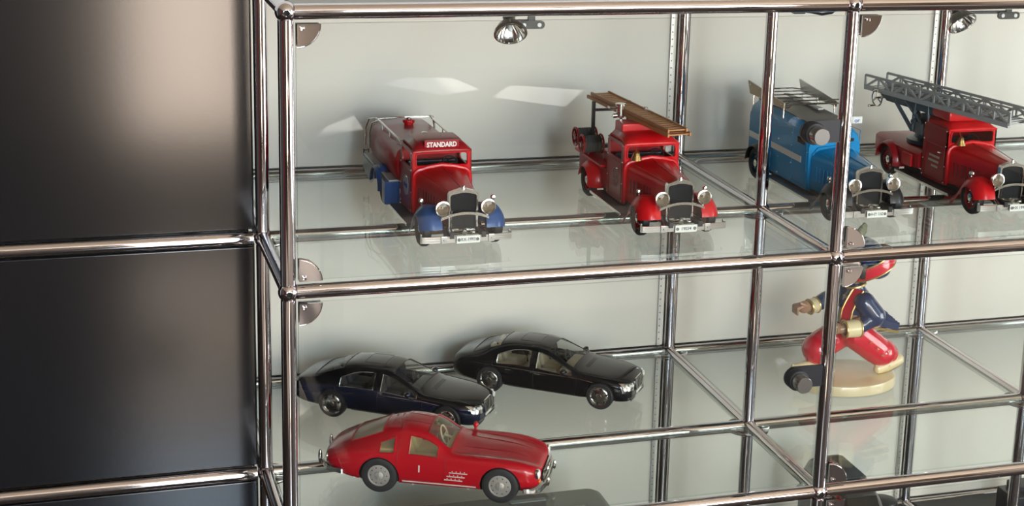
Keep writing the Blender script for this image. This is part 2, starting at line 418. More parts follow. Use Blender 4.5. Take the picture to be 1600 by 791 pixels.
def fender_mesh(y0, r, x0, x1, a0, a1, tail=None, zc=WR, drop=.007, n=18):
    """curved mudguard round a wheel centre (y0, zc); angles from the front horizon over the top; tail = extra (y, z) points"""
    pts = []
    for i in range(n+1):
        a = R(a0 + (a1-a0)*i/n); pts.append((y0 - r*cos(a), zc + r*sin(a)*.92))
    pts += tail or []
    K = 7; rings = []
    for i, (y, z) in enumerate(pts):
        p0 = pts[max(i-1, 0)]; p1 = pts[min(i+1, len(pts)-1)]; ty, tz = p1[0]-p0[0], p1[1]-p0[1]; l = sqrt(ty*ty+tz*tz) or 1
        ny, nz = -tz/l, ty/l
        if nz < 0 and abs(ny) < .5: ny, nz = -ny, -nz
        ed = min(1, i/3, (len(pts)-1-i)/3+.4)
        up, lo = [], []
        for k in range(K):
            s_ = k/(K-1); x = x0 + (x1-x0)*s_
            cr = -drop * max(0, (s_-.45)/.55)**2 * 1.2 - .001*max(0, (.3-s_)/.3)
            up.append(V((x, y + ny*cr, z + nz*cr))); lo.append(V((x, y + ny*(cr-.0014), z + nz*(cr-.0014))))
        rings.append(up + lo[::-1])
    return MB().loft(rings)
def make_truck(name, label, cat, loc, rz, P):
    t = thing(name, label, cat, loc, rz)
    body, side, fend, cabm = P['body'], P['side'], P['fender'], P['body']
    WB = P.get('wb', .225)
    # chassis
    b = MB()
    for s_ in (-1, 1):
        b.box((s_*.022, .15, .026), (.006, .40, .008)); b.box((s_*.024, -.028, .024), (.004, .03, .004))
        b.path([(s_*.026, -.034, .024), (s_*.026, -.015, .030), (s_*.026, .02, .024)], .0022, 6)
    b.cyl((-.05, 0, WR-.004), (.05, 0, WR-.004), .0025); b.cyl((-.05, WB, WR), (.05, WB, WR), .003)
    b.box((0, .06, .030), (.04, .10, .012))
    for s_ in (-1, 1): b.box((s_*.037, .05 + (P.get('vl', .19)-.05)/2, .0195), (.004, P.get('vl', .19)-.05, .011))
    pass; b.box((0, -.02, .022), (.05, .004, .006))
    b.build('chassis', black_satin, t)
    for s_ in (-1, 1):
        make_wheel(t, s_*.0495, 0, s_, P['rim'], P.get('spokes', False))
        if not P.get('hide_rear'): make_wheel(t, s_*.0495, WB, s_, P['rim'], P.get('spokes', False))
    # bumper with plate
    b = MB(); pts = [(-.062 - .0, -.036, .0205)] + [(-.0635*cos(R(a)), -.043 - .004*sin(R(a)), .0205) for a in range(10, 171, 10)] + [(.062, -.036, .0205)]
    rings = []
    for x, y, z in pts: rings.append([V((x, y, z-.0045)), V((x, y-.0012, z-.0042)), V((x, y-.0012, z+.0042)), V((x, y, z+.0045)), V((x, y+.0012, z+.0042)), V((x, y+.0012, z-.0042))])
    b.loft(rings)
    for z in (.0225, .0190): b.path([(p[0], p[1]-.0011, z) for p in pts[1:-1]], .0005, 5)
    for s_ in (-1, 1):
        b.box((s_*.033, -.0485, .0205), (.008, .0022, .0105), bev=.0006); b.ball((s_*.033, -.0500, .0205), .0010, n=8)
        b.box((s_*.0615, -.0365, .0205), (.0016, .004, .013), bev=.0005)
        b.cyl((s_*.030, -.046, .0225), (s_*.024, -.018, .029), .0026, n=8)
    bp = b.build('bumper', steel, t)
    px = P.get('plate_x', 0)
    pl = MB().box((px, -.0505, .0205), (.0325, .0014, .0105), bev=.0005).build('number_plate', plate_white, bp)
    t_ = P['plate']
    text('lettering', t_, .0062, ink, bp, (px, -.0514, .0205), (R(90), 0, 0), .00008, .00005, P.get('psx', .9))
    b = MB()
    for s_ in (-1, 1): b.cyl((px + s_*.0128, -.0511, .0205), (px + s_*.0128, -.0516, .0205), .0023, n=14)
    b.build('plate_seal', ink_grey, bp)
    # radiator
    rw, z0, z1 = .0205, .0245, .0790
    out = [(-rw, z0), (rw, z0), (rw, z1-.003), (rw-.002, z1), (.004, z1+.0045), (0, z1+.0050), (-.004, z1+.0045), (-rw+.002, z1), (-rw, z1-.003)]
    inn = [(-rw+.0022, z0+.004), (rw-.0022, z0+.004), (rw-.0022, z1-.006), (rw-.004, z1-.0035), (.004, z1-.001), (0, z1-.0008), (-.004, z1-.001), (-rw+.004, z1-.0035), (-rw+.0022, z1-.006)]
    b = MB(); b.holed([(x, -.024, z) for x, z in out], [(x, -.024, z) for x, z in inn], (0, .008, 0))
    b.cyl((0, -.0225, z1+.004), (0, -.0225, z1+.0075), .0025, .0018, n=10); b.ball((0, -.0225, z1+.0078), .0018, n=8)
    b.cyl((0, -.0246, z1-.0005+.002), (0, -.0236, z1+.0015), .0016, n=10)
    rd = b.build('radiator', nickel, t)
    g = MB(); g.box((0, -.0195, (z0+z1)/2), (2*rw-.003, .004, z1-z0-.005))
    for k in range(17): g.box((-.0170+.002125*k, -.02155, (z0+z1)/2), (.0010, .0003, z1-z0-.010))
    g.build('radiator_core', grille_black, rd)
    b = MB(); b.path([(-.021, -.030, .0245), (-.012, -.032, .0240), (.012, -.032, .0240), (.021, -.030, .0245)], .0012, 6); b.lathe([(0, 0), (.0042, 0), (.0046, .001), (.0036, .0026), (.0030, .0020), (0, .0022)], (0, -.031, .0255), (0, -1, 0), 18)
    b.ball((.0125, -.033, .0250), .0028, (1.6, .8, .8), 10); b.cyl((-.017, -.026, .026), (-.017, -.027, .055), .0005, n=5); b.cyl((.017, -.026, .026), (.017, -.027, .055), .0005, n=5)
    b.build('crank_cover', nickel, rd)
    # headlights and their tie bar
    for s_ in (-1, 1):
        hl = MB().lathe([(.0, .016), (.004, .0155), (.0075, .011), (.0098, .003), (.0105, 0), (.0105, -.0015), (.0088, -.0018), (.0082, 0)], (s_*.0315, -.036, .0605), (0, 1, -.02), 24)
        hl.cyl((s_*.0315, -.030, .051), (s_*.0315, -.030, .044), .0016, n=8)
        h_ = hl.build('headlight', nickel, t)
        MB().lathe([(.0082, 0), (.0060, .004), (.002, .0065), (.0014, .003), (0, .003)], (s_*.0315, -.0362, .0605), (0, 1, -.02), 20).build('reflector', tan_lens, h_)
        MB().lathe([(.0086, -.0008), (.006, -.0014), (0, -.0017)], (s_*.0315, -.0362, .0605), (0, 1, -.02), 20).build('lens', lens_glass, h_)
    b = MB(); rings = []
    for i in range(17):
        s_ = -1 + i/8; x = s_*.0335; z = .0445 + .0075*(1-s_*s_)
        rings.append([V((x, -.0320, z-.0020)), V((x, -.0335, z-.0018)), V((x, -.0335, z+.0018)), V((x, -.0320, z+.0020))])
    b.loft(rings); b.build('headlight_bar', nickel, t)
    # bonnet
    def section(y, hw, zb, zt, cr):
        pts = [(-hw, zb), (-hw, zt-.012), (-hw*.97, zt-.005), (-hw*.86, zt-.0008), (-hw*.5, zt+cr*.55), (0, zt+cr), (hw*.5, zt+cr*.55), (hw*.86, zt-.0008), (hw*.97, zt-.005), (hw, zt-.012), (hw, zb)]
        return [V((x, y, z)) for x, z in pts]
    b = MB(); b.loft([section(-.0165, .0195, .026, .0775, .004), section(.02, .0245, .024, .0785, .0045), section(.06, .0310, .022, .0800, .0050), section(.0955, .0395, .020, .0815, .0060)])
    for s_ in (-1, 1):
        b.path([(s_*.0172, -.0165, .0782), (s_*.0330, .0950, .0826)], .0005, 5)
    b.path([(0, -.0165, .0817), (0, .0955, .0877)], .0006, 5)
    if P.get('cab', True):
        b.path([(p.x*1.03, .0945, p.z + (.0015 if p.z > .05 else 0)) for p in section(.0955, .0395, .022, .0815, .0060)], .0034, 8)
    bo = b.build('bonnet', body, t)
    b = MB()
    for s_ in (-1, 1):
        b.cyl((s_*.0265, .035, .0475), (s_*.0300, .035, .0475), .0012, n=8)
        for k in range(7): b.box((s_*(.0262+.00165*k), .028+.0088*k, .050), (.0012, .003, .022), rot=(0, 0, -s_*.18), bev=.0004)
    b.build('louvre', P.get('louvre', maroon), bo)
    # front mudguards, running boards
    for s_ in (-1, 1):
        fender_mesh(0, .0345, s_*.031, s_*.0605, 8, 150, [(.040, .029), (.047, .0215), (.054, .0175)], drop=.012).build('mudguard', fend, t)
        b = MB(); ped = MB()
        b.lathe([(.0028, 0), (.0036, .001), (.0036, .004), (.0024, .006), (0, .0062)], (s_*.0505, .010, .0615), (0, -1, .1), 14)
        b.cyl((s_*.0505, .007, .0560), (s_*.0505, .007, .0605), .0012, n=6)
        b.build('side_lamp', nickel, t)
        bl = P.get('bl', .190); r = MB().box((s_*.0500, (.052+bl)/2, .0165), (.021, bl-.052, .0030), bev=.0008)
        ro = r.build('running_board', P.get('board', black_satin), t)
        MB().box((s_*.0608, (.052+bl)/2, .0165), (.0012, bl-.052, .0042), bev=.0004).build('edge_strip', nickel, ro)
    # cab
    if P.get('cab', True):
        hw, yf, yb, zb, zr = .0435, .0955, P.get('yb', .170), .020, .1095
        N = 20
        outp = []; inp = []
        # front wall with windscreen opening whose lower edge is arched
        oo = [(hw-.002, zr)] + [(-hw+.002, zr)]
        outer = rrect(2*hw, zr-zb, .004, 5); zc = (zr+zb)/2
        inner = []
        for k, (x, z) in enumerate(rrect(2*hw-.013, .0195, .005, 5)):
            zz = .0970 + z
            if z < 0: zz += .0060*(1 - (x/(hw-.006))**2) - .001
            inner.append((x, zz))
        b = MB(); b.holed([(x, yf, zc+z) for x, z in outer], [(x, yf, z) for x, z in inner], (0, .0030, 0))
        rim = [(x*1.02, yf-.0006, z) for x, z in inner]
        b.path(rim, .0012, 6, True)
        cb = b.build('cab', body, t)
        b = MB()
        for k in range(15): b.ball((-.030+.0043*k, yb-.0026, .1035), .0007, n=6)
        rv = b.build('rivets', white_lens, cb); rv['kind'] = 'stuff'
        for s_ in (-1, 1):
            L = yb - yf; o2 = rrect(L, zr-zb, .003, 5); i2 = rrect(L-.020, .0215, .0035, 5)
            b = MB()
            if P.get('sidewin', True): b.holed([(s_*hw, (yf+yb)/2 + y, zc+z) for y, z in o2], [(s_*hw, (yf+yb)/2 - .001 + y, .0945+z) for y, z in i2], (-s_*.0022, 0, 0))
            else: b.prism([(s_*hw, (yf+yb)/2 + y, zc+z) for y, z in o2], (-s_*.0022, 0, 0))
            dz = [(yf+.006, .0255), (yf+.006, .0790), (yb-.010, .0790), (yb-.010, .0255)]
            b.path([(s_*hw, y, z) for y, z in dz], .0006, 5, True)
            sd = b.build('cab_side', side, cb)  # red trucks: side colour darkened for the dark room it would mirror
            b = MB()
            for y, z in ((yf+.003, .1065), (yf+.003, .082), (yf+.003, .050), (yf+.003, .024), (yb-.003, .1065), (yb-.003, .082), (yb-.003, .050), (yb-.003, .024)): b.ball((s_*(hw+.0002), y, z), .0010, n=8)
            rv = b.build('rivets', white_lens, cb); rv['kind'] = 'stuff'
            MB().path([(s_*(hw+.001), yf+.012, .070), (s_*(hw+.003), yf+.013, .070), (s_*(hw+.003), yf+.020, .0695)], .0009, 6).build('door_handle', nickel, cb)
        MB().box((0, yb-.001, zc), (2*hw-.004, .002, zr-zb), bev=.0006).build('cab_back', side, cb)
        # roof, falling towards the front
        rings = []
        for y, w_, z0, zt in ((yf-.003, hw-.001, zr-.001, zr+.0005), (yf-.002, hw-.0005, zr-.002, zr+.0025), (yf+.012, hw-.003, zr-.002, zr+.0095), (yf+.030, hw-.004, zr-.002, zr+.0115), (yb-.004, hw-.004, zr-.002, zr+.0110), (yb+.001, hw-.003, zr-.002, zr+.0040)):
            rings.append([V((-w_, y, z0)), V((-w_, y, z0+(zt-z0)*.45)), V((-w_+.007, y, zt)), V((-w_*.4, y, zt+.0008)), V((w_*.4, y, zt+.0008)), V((w_-.007, y, zt)), V((w_, y, z0+(zt-z0)*.45)), V((w_, y, z0))])
        MB().loft(rings).build('roof', P.get('roof', body), cb)
        b = MB(); b.box((0, yb-.012, .062), (2*hw-.012, .012, .045), bev=.003); b.box((0, yb-.028, .045), (2*hw-.012, .03, .012), bev=.003)
        b.build('bench_seat', black_satin, cb)
        b = MB(); b.path([(.018 + .011*cos(2*pi*k/20), .1195 + .006*sin(2*pi*k/20), .0850 + .0095*sin(2*pi*k/20)) for k in range(20)], .0011, 6, True)
        b.cyl((.018, .1195, .085), (.018, .108, .060), .0011, n=6)
        for a in (0, 120, 240): b.cyl((.018, .1195, .085), (.018 + .011*cos(R(a)), .1195 + .006*sin(R(a)), .085 + .0095*sin(R(a))), .0008, n=5)
        b.build('steering_wheel', black_plastic, cb)
        P['cabobj'] = cb
    return t

# ---- 1: tank truck
T = thing  # noqa
P = dict(body=red, side=red_deep, fender=blue, rim=black_satin, plate='RX-1993', roof=red_deep, hide_rear=False, board=black_satin, yb=.165, bl=.164)
t1 = make_truck('tank_truck', 'red and blue toy tank truck with a STANDARD sign on its cab roof', 'toy truck', (.2530, .150, ZG), R(1.2), P)
sg = MB().box((0, .0985, .1175), (.0500, .0030, .0135), bev=.0006).build('roof_sign', red_deep, t1)
text('lettering', 'STANDARD', .0098, white_paint, sg, (0, .0967, .1176), (R(90), 0, 0), .00035, .0001, .84)
for s_ in (-1,):
    b = MB(); b.cyl((s_*.0436, .128, .054), (s_*.0444, .128, .054), .0145, n=28); em = b.build('door_emblem', badge_pale, P['cabobj'])
    MB().box((s_*.0446, .128, .054), (.0004, .020, .006), bev=.0001).build('emblem_band', ink_blue, em)
b = MB(); prof = [(-.046, .050), (-.050, .062), (-.050, .078), (-.046, .092), (-.034, .1010), (0, .1045), (.034, .1010), (.046, .092), (.050, .078), (.050, .062), (.046, .050)]
b.loft([[V((x*k, y, .05 + (z-.05)*k2)) for x, z in prof] for y, k, k2 in ((.1705, .93, .93), (.175, 1, 1), (.30, 1, 1), (.348, .99, .99), (.3535, .93, .93))])
tk = b.build('tank', red_deep, t1)
def cap(y, m, r, h): 
    q = MB(); q.lathe([(r*.8, 0), (r*.8, h*.35), (r, h*.35), (r*1.03, h*.6), (r*.95, h*.85), (r*.6, h), (0, h*1.02)], (0, y, .1040), (0, 0, 1), 24)
    for k in range(12): a = 2*pi*k/12; q.box((r*1.01*cos(a), y + r*1.01*sin(a), .104 + h*.6), (.0012, .0012, h*.4), rot=(0, 0, a))
    o = q.build('filler_cap', m, t1); MB().lathe([(r*.5, 0), (r*.5, .002), (r*.3, .003), (0, .003)], (0, y, .104 + h), (0, 0, 1), 18).build('cap_knob', nickel, o)
cap(.300, red, .0085, .0085); cap(.200, maroon, .0095, .0070)
for s_ in (-1, 1):                                           # rails along the tank with loops behind
    q = MB(); q.path([(s_*.040, .172, .1010), (s_*.040, .178, .1065), (s_*.041, .30, .1075), (s_*.043, .338, .1085), (s_*.0505, .352, .1040), (s_*.0545, .358, .088), (s_*.0545, .358, .060)], .0013, 7)
    q.path([(s_*.041, .322, .1075), (s_*.049, .336, .1010), (s_*.0515, .342, .085), (s_*.0515, .342, .060)], .0011, 7)
    for y in (.20, .25, .30): q.cyl((s_*.040, y, .097), (s_*.041, y, .1072), .0009, n=6)
    q.build('hand_rail', nickel, t1)
q = MB(); q.path([(-.042, .330, .1082), (0, .330, .1095), (.042, .330, .1082)], .0012, 7); q.build('cross_rail', nickel, t1)
MB().box((0, .262, .0485), (.118, .180, .0040), bev=.001).build('deck', silver, t1)
for s_ in (-1, 1):
    q = MB(); q.box((s_*.0545, .1785, .0315), (.0225, .0200, .0330), bev=.0008); q.path([(s_*.046, .1684, .020), (s_*.046, .1684, .043)], .0007, 5); q.path([(s_*.0635, .1684, .020), (s_*.0635, .1684, .043)], .0007, 5)
    q.build('tool_box', blue, t1)
    # skirt: flat plate with the arch of the rear wheel cut out
    L = [(.189, .046)] + [(.189, .017), (.205, .015)] + [(WB_ - .031*cos(R(a)), .026 + .031*sin(R(a))) for WB_ in (.245,) for a in range(0, 181, 12)] + [(.292, .017), (.352, .028), (.352, .046)]
    q = MB(); q.prism([(s_*.0600, y, z) for y, z in L], (-s_*.0016, 0, 0)); q.build('skirt_panel', silver, t1)
    fender_mesh(.245, .034, s_*.048, s_*.0660, -5, 178, drop=.004, zc=.026).build('rear_mudguard', blue, t1)
    q = MB(); q.path([(s_*.058, .354, .020), (s_*.058, .354, .056)], .0010, 6); q.path([(s_*.050, .356, .020), (s_*.050, .356, .056)], .0010, 6)
    for z in (.024, .034, .044, .054): q.path([(s_*.058, .354, z), (s_*.050, .356, z)], .0008, 6)
    q.build('ladder', black_satin, t1)

# ---- 2: fire engine with wooden ladder
P = dict(body=red, side=red_deep, fender=red, rim=red_deep, spokes=True, plate='19034', psx=1.0, yb=.165)
t2 = make_truck('fire_engine', 'red toy fire engine carrying a brown wooden ladder on its roof, on the upper shelf', 'toy truck', (.5640, .142, ZG), R(.3), P)
b = MB(); b.box((0, .148, .1235), (.068, .034, .0180), bev=.003)
b.build('roof_locker', red, t2)
b = MB(); b.lathe([(.0085, 0), (.0078, .002), (.0055, .007), (.0045, .011), (.002, .0135), (0, .014)], (-.026, .088, .0875), (0, 0, 1), 20); b.cyl((-.026, .088, .101), (-.026, .096, .106), .0010, n=6); b.ball((-.026, .088, .087), .0018, n=8)
b.build('bell', brass, t2)
b = MB()
for k, (y, z) in enumerate(((.128, .062), (.122, .056), (.134, .056), (.128, .050), (.119, .050), (.137, .050), (.128, .042))): b.box((-.0438, y, z), (.0004, .006, .0012), rot=(R(35*k), 0, 0)); b.box((-.0438, y, z), (.0004, .0012, .006), rot=(R(25*k), 0, 0))
b.path([(-.0438, .128 + .012*cos(2*pi*k/20), .053 + .014*sin(2*pi*k/20)) for k in range(20)], .0004, 4, True)
b.build('door_emblem', pale_ink, P['cabobj'])
b = MB(); b.box((0, .235, .040), (.086, .130, .030), bev=.002); b.box((0, .19, .064), (.070, .040, .026), bev=.003)
b.build('rear_body', red_deep, t2)
MB().box((0, .240, .0575), (.100, .125, .004), bev=.001).build('rear_deck', red, t2)
for s_ in (-1, 1):
    q = MB(); q.box((s_*.020, .178, .138), (.004, .004, .018)); q.build('pump_post', nickel, t2)
b = MB(); b.cyl((-.020, .180, .132), (-.020, .180, .150), .006, n=16); b.cyl((-.020, .180, .150), (-.020, .180, .153), .008, n=16); b.path([(-.020, .180, .146), (-.036, .182, .146), (-.036, .190, .146)], .0016, 7); b.cyl((-.028, .175, .136), (-.034, .175, .136), .004, n=12)
b.build('pump', nickel, t2)
for s_ in (-1, 1):
    fender_mesh(.225, .034, s_*.030, s_*.0610, -12, 172, drop=.008).build('rear_mudguard', red, t2)
def reel(cx, cy, cz, s_):
    dr = MB(); dr.cyl((cx-.013, cy, cz), (cx+.013, cy, cz), .0105, n=22)
    for k in range(7): dr.path([(cx-.012+.004*k, cy+.0118*cos(2*pi*i/20), cz+.0118*sin(2*pi*i/20)) for i in range(20)], .0021, 6, True)
    o = dr.build('hose_reel', hose_grey, t2)
    f = MB()
    for x in (cx-.0155, cx+.0155):
        f.path([(x, cy+.0142*cos(2*pi*i/24), cz+.0142*sin(2*pi*i/24)) for i in range(24)], .0016, 6, True)
        for i in range(6): f.cyl((x, cy, cz), (x, cy+.0142*cos(pi*i/3), cz+.0142*sin(pi*i/3)), .0010, n=5)
        f.cyl((x-.0008, cy, cz), (x+.0008, cy, cz), .0042, n=12)
    f.build('reel_frame', red_deep, o); MB().cyl((cx-.018, cy, cz), (cx+.018, cy, cz), .0018, n=8).build('axle', nickel, o)
reel(-.041, .248, .0765, -1); reel(-.037, .292, .079, -1)
b = MB()
for x in (-.029, .029): b.box((x, .278, .098), (.0055, .0050, .078), bev=.0008)
b.box((0, .278, .1235), (.058, .004, .004)); b.box((0, .278, .066), (.062, .010, .006))
b.build('ladder_gantry', black_satin, t2)
b = MB(); f = MB()                                          # two wooden sections laid one on the other
def lad(bm_, x0, y0, z0, y1, x1, z1, wd, n, rr):
    a, c = V((x0, y0, z0)), V((x1, y1, z1)); d = (c-a).normalized(); sd = V((d.y, -d.x, 0)).normalized() * (wd/2); nr = d.cross(sd).normalized()
    if nr.z < 0: nr = -nr
    for s_ in (-1, 1):
        p, q = a + sd*s_, c + sd*s_; u = sd.normalized()*.0014; v = nr*.0026
        bm_.loft([[p-u-v, p+u-v, p+u+v, p-u+v], [q-u-v, q+u-v, q+u+v, q-u+v]])
    for k in range(n): p = a.lerp(c, (k+.5)/n); bm_.box(p, (wd, .0075, .0020), rot=(0, 0, atan2(sd.y, sd.x)))
lad(b, -.011, .312, .1390, .046, .023, .1320, .036, 24, .0011); lad(b, -.010, .305, .1445, .052, .0225, .1372, .030, 22, .0011)
b.build('wooden_ladder', wood, t2)

# ---- 3: blue van with roof rack
P = dict(body=skyblue, side=skyblue, fender=black_satin, rim=wheel_blue, plate='H-EY 1162', psx=.72, cab=False, louvre=skyblue, board=slate, wb=.262, bl=.215, vl=.31)
t3 = make_truck('blue_van', 'bright blue toy van with a cream railed roof rack and a white roof sign', 'toy truck', (.8705, .160, ZG), R(.2), P)
hw, yf, yb = .0445, .0955, .318
front = rrect(2*hw, .098, .010, 5)
rings = []
for y, k, zt in ((yf, .97, .110), (yf+.004, 1, .114), (yf+.03, 1, .1215), (.22, 1, .1235), (yb-.01, 1, .1225), (yb, .97, .117)):
    w_ = hw*k; rings.append([V((x, y, z)) for x, z in ((-w_, .022), (-w_, zt-.022), (-w_+.004, zt-.008), (-w_+.013, zt), (0, zt+.0015), (w_-.013, zt), (w_-.004, zt-.008), (w_, zt-.022), (w_, .022))])
vb = MB().loft(rings).build('van_body', skyblue, t3)
MB().loft([[V((x, y, z)) for x, z in ((-.034, zt), (-.034, zt+.0015), (0, zt+.0030), (.034, zt+.0015), (.034, zt))] for y, zt in ((.128, .1212), (.22, .1232), (.308, .1222))]).build('roof_cover', black_satin, vb)
for s_ in (-1, 1):
    MB().box((s_*(hw+.0002), .215, .0650), (.0008, .195, .0095)).build('side_stripe', white_paint, vb)
    b = MB(); b.box((s_*(hw+.0001), .121, .0945), (.0008, .026, .0095), bev=.0003); b.build('side_window', dark_hole, vb)
    b = MB(); dz = [(yf+.005, .028), (yf+.005, .112), (.150, .112), (.150, .028)]; b.path([(s_*(hw+.0001), y, z) for y, z in dz], .0006, 5, True); b.build('door_edge', skyblue, vb)
    b = MB()
    for y in (yf+.003, .152, .20, .26, .312):
        for z in (.106, .080, .052, .026): b.ball((s_*(hw+.0003), y, z if z < .1 else .1), .0011, n=8)
    rv = b.build('rivets', nickel, vb); rv['kind'] = 'stuff'
    fender_mesh(.262, .036, s_*.032, s_*.0600, 0, 178, drop=.004).build('rear_mudguard', black_satin, t3)
b = MB()
for x in (-.022, .022): b.box((x, yf-.0002, .0985), (.020, .0010, .0052), bev=.0004)
b.build('windscreen_slit', dark_hole, vb)
b = MB(); b.path([(x, yf-.0008, z) for x, z in [(-.036, .040), (-.036, .078), (-.028, .086), (0, .0885), (.028, .086), (.036, .078), (.036, .040)]], .0026, 7); b.build('scuttle_rim', skyblue, vb)
sg = MB().box((.032, .106, .1270), (.034, .003, .0110), bev=.0006).build('roof_sign', white_paint, t3)
text('lettering', 'or', .0095, ink_blue, sg, (.0400, .1043, .1262), (R(90), 0, 0), .0001, .0001)
for s_ in (-1, 1):
    q = MB(); q.prism([(s_*.047, .185, .140), (s_*.047, .185, .131), (s_*.047, .315, .131), (s_*.047, .325, .151), (s_*.047, .320, .151)], (-s_*.0016, 0, 0))
    q.build('rack_board', steel if s_ > 0 else cream, t3)
    q = MB()
    for y, z in ((.192, .137), (.312, .146)): q.ball((s_*.0482, y, z), .0016, n=8)
    for y in (.190, .250, .306): q.cyl((s_*.044, y, .1150), (s_*.044, y, .134), .0012, n=6)
    q.build('rack_stay', nickel, t3)
q = MB()
for k, y in enumerate((.188, .212, .238, .264, .290, .316)): q.path([(-.046, y, .135+.002*k/5), (-.030, y, .1375), (.030, y, .1375), (.046, y, .135)], .0011, 6)
q.path([(-.046, .186, .134), (-.043, .178, .134), (-.038, .172, .140), (.046, .172, .140)], .0012, 6); q.path([(-.046, .190, .136), (-.034, .180, .1445), (.046, .180, .1445)], .0012, 6)
q.build('rack_bar', nickel, t3)
q = MB(); q.box((.018, .25, .1290), (.009, .13, .0020)); q.build('roof_plank', white_paint, t3)

# ---- 4: turntable ladder truck
P = dict(body=red, side=red_deep, fender=red, rim=red_deep, plate='HX 1991', psx=.95, yb=.168, wb=.258, sidewin=False, bl=.222, vl=.23)
t4 = make_truck('ladder_truck', 'red toy fire truck with a long grey lattice turntable ladder, rightmost on the upper shelf', 'toy truck', (1.1045, .152, ZG), R(0), P)
b = MB(); b.box((0, .135, .128), (.076, .062, .016), bev=.004); b.build('roof_locker', red, t4)
b = MB()
for k, (z, L) in enumerate(((.060, .034), (.052, .032), (.044, .022))):
    for j in range(int(L/.004)): b.box((-.0439, .116 + .004*j + .002*k, z), (.0003, .0030, .0034))
b.build('door_lettering', gold_ink, P['cabobj'])
b = MB(); b.lathe([(.0085, 0), (.0078, .002), (.0055, .007), (.0045, .011), (.002, .0135), (0, .014)], (-.024, .088, .0865), (0, 0, 1), 20); b.cyl((-.024, .088, .100), (-.024, .096, .106), .0010, n=6); b.build('bell', brass, t4)
b = MB(); rings = []
for y, w_, z in ((.172, .048, .056), (.20, .053, .058), (.29, .053, .060), (.322, .045, .058)): rings.append([V((-w_, y, .030)), V((-w_, y, z-.004)), V((-w_+.006, y, z)), V((w_-.006, y, z)), V((w_, y, z-.004)), V((w_, y, .030))])
b.loft(rings); b.build('rear_body', red_deep, t4)
for s_ in (-1, 1):
    MB().box((s_*.0535, .198, .040), (.004, .030, .020), bev=.001).build('locker_door', red, t4)
    fender_mesh(.258, .0350, s_*.036, s_*.0620, -10, 180, drop=.004).build('rear_mudguard', red_deep, t4)
b = MB(); b.lathe([(0, .060), (.036, .060), (.036, .066), (.030, .068), (.024, .069), (.022, .084), (.016, .086), (0, .086)], (0, .225, 0), (0, 0, 1), 28); b.build('turntable', slate, t4)
AX = R(12); ld = V((sin(AX), -cos(AX), 0)); lr = V((cos(AX), sin(AX), 0))
L0 = V((-.054, .318, .1385)); LEN, LW, LH = .335, .047, .0200       # rear end centre of the ladder bed
def LP(s_, u, h): return L0 + ld*s_ + lr*u + V((0, 0, h + s_*.0))
b = MB()
for sd in (-1, 1):
    for s0 in (.095, .150):
        b.cyl(LP(.115, sd*.016, -.052), LP(s0-.03, sd*.017, -.006), .0034, n=8); b.cyl(LP(.155, sd*.016, -.052), LP(s0, sd*.017, -.006), .0028, n=8)
    b.prism([LP(.03, sd*.018, -.003), LP(.21, sd*.018, -.003), LP(.19, sd*.018, -.018), LP(.05, sd*.018, -.015)], lr*.0016*-sd)
    b.box(LP(.13, sd*.017, -.045), (.004, .030, .018))
b.cyl(LP(.07, -.020, -.008), LP(.07, .020, -.008), .004, n=10); b.cyl(LP(.12, -.022, -.036), LP(.12, .022, -.036), .004, n=10); b.box(LP(.135, 0, -.034), (.020, .022, .024), bev=.002)
b.build('lift_frame', slate, t4)
cw = LP(.035, -.026, -.0125)
b = MB(); b.path([cw + ld*.0125*cos(2*pi*k/28) + V((0,0,.0135*sin(2*pi*k/28))) for k in range(28)], .0013, 7, True)
for a in (90, 210, 330): b.cyl(cw, cw + ld*.0125*cos(R(a)) + V((0,0,.0135*sin(R(a)))), .0011, n=6)
b.cyl(cw - lr*.004, cw + lr*.022, .0020, n=8); e_ = cw - ld*.004 + V((0,0,-.0130)); b.cyl(e_, e_ - lr*.013, .0016, n=8); b.ball(e_ - lr*.013, .0022, n=8)
b.build('crank_wheel', nickel, t4)
def truss(b, u, s0, s1, h0, h1, n, th=.0020):
    def bar(p, q, k=1.0):
        x = lr*th*.7*k; p, q = V(p), V(q); d = (q-p).normalized(); v = d.cross(lr).normalized()*th*k
        b.loft([[p-x-v, p+x-v, p+x+v, p-x+v], [q-x-v, q+x-v, q+x+v, q-x+v]])
    bar(LP(s0, u, h1), LP(s1, u, h1)); bar(LP(s0, u, h0), LP(s1, u, h0), 1.8)
    for k in range(n+1):
        a = s0 + (s1-s0)*k/n; bar(LP(a, u, h0), LP(a, u, h1), .9)
        if k < n: c = a + (s1-s0)/n; bar(LP(c, u, h0), LP(a, u, h1), .9) if k % 2 else bar(LP(a, u, h0), LP(c, u, h1), .9)
b = MB()
for sd in (-1, 1): truss(b, sd*LW/2, 0, LEN, 0, LH, 10)
for k in range(26): b.box(LP(.006 + (LEN-.008)*k/25, 0, .001), (LW, .0016, .0016), rot=(0, 0, AX))
b.build('lattice_ladder', grey_paint, t4)
b = MB()
for sd in (-1, 1): truss(b, sd*(LW/2-.0055), .045, LEN-.004, .003, LH*.80, 9, .0013)
for k in range(24): b.box(LP(.05 + (LEN-.060)*k/23, 0, .0050), (LW-.010, .0016, .0016), rot=(0, 0, AX))
b.build('lattice_extension', grey_paint, t4)
ZL = -H + .0050
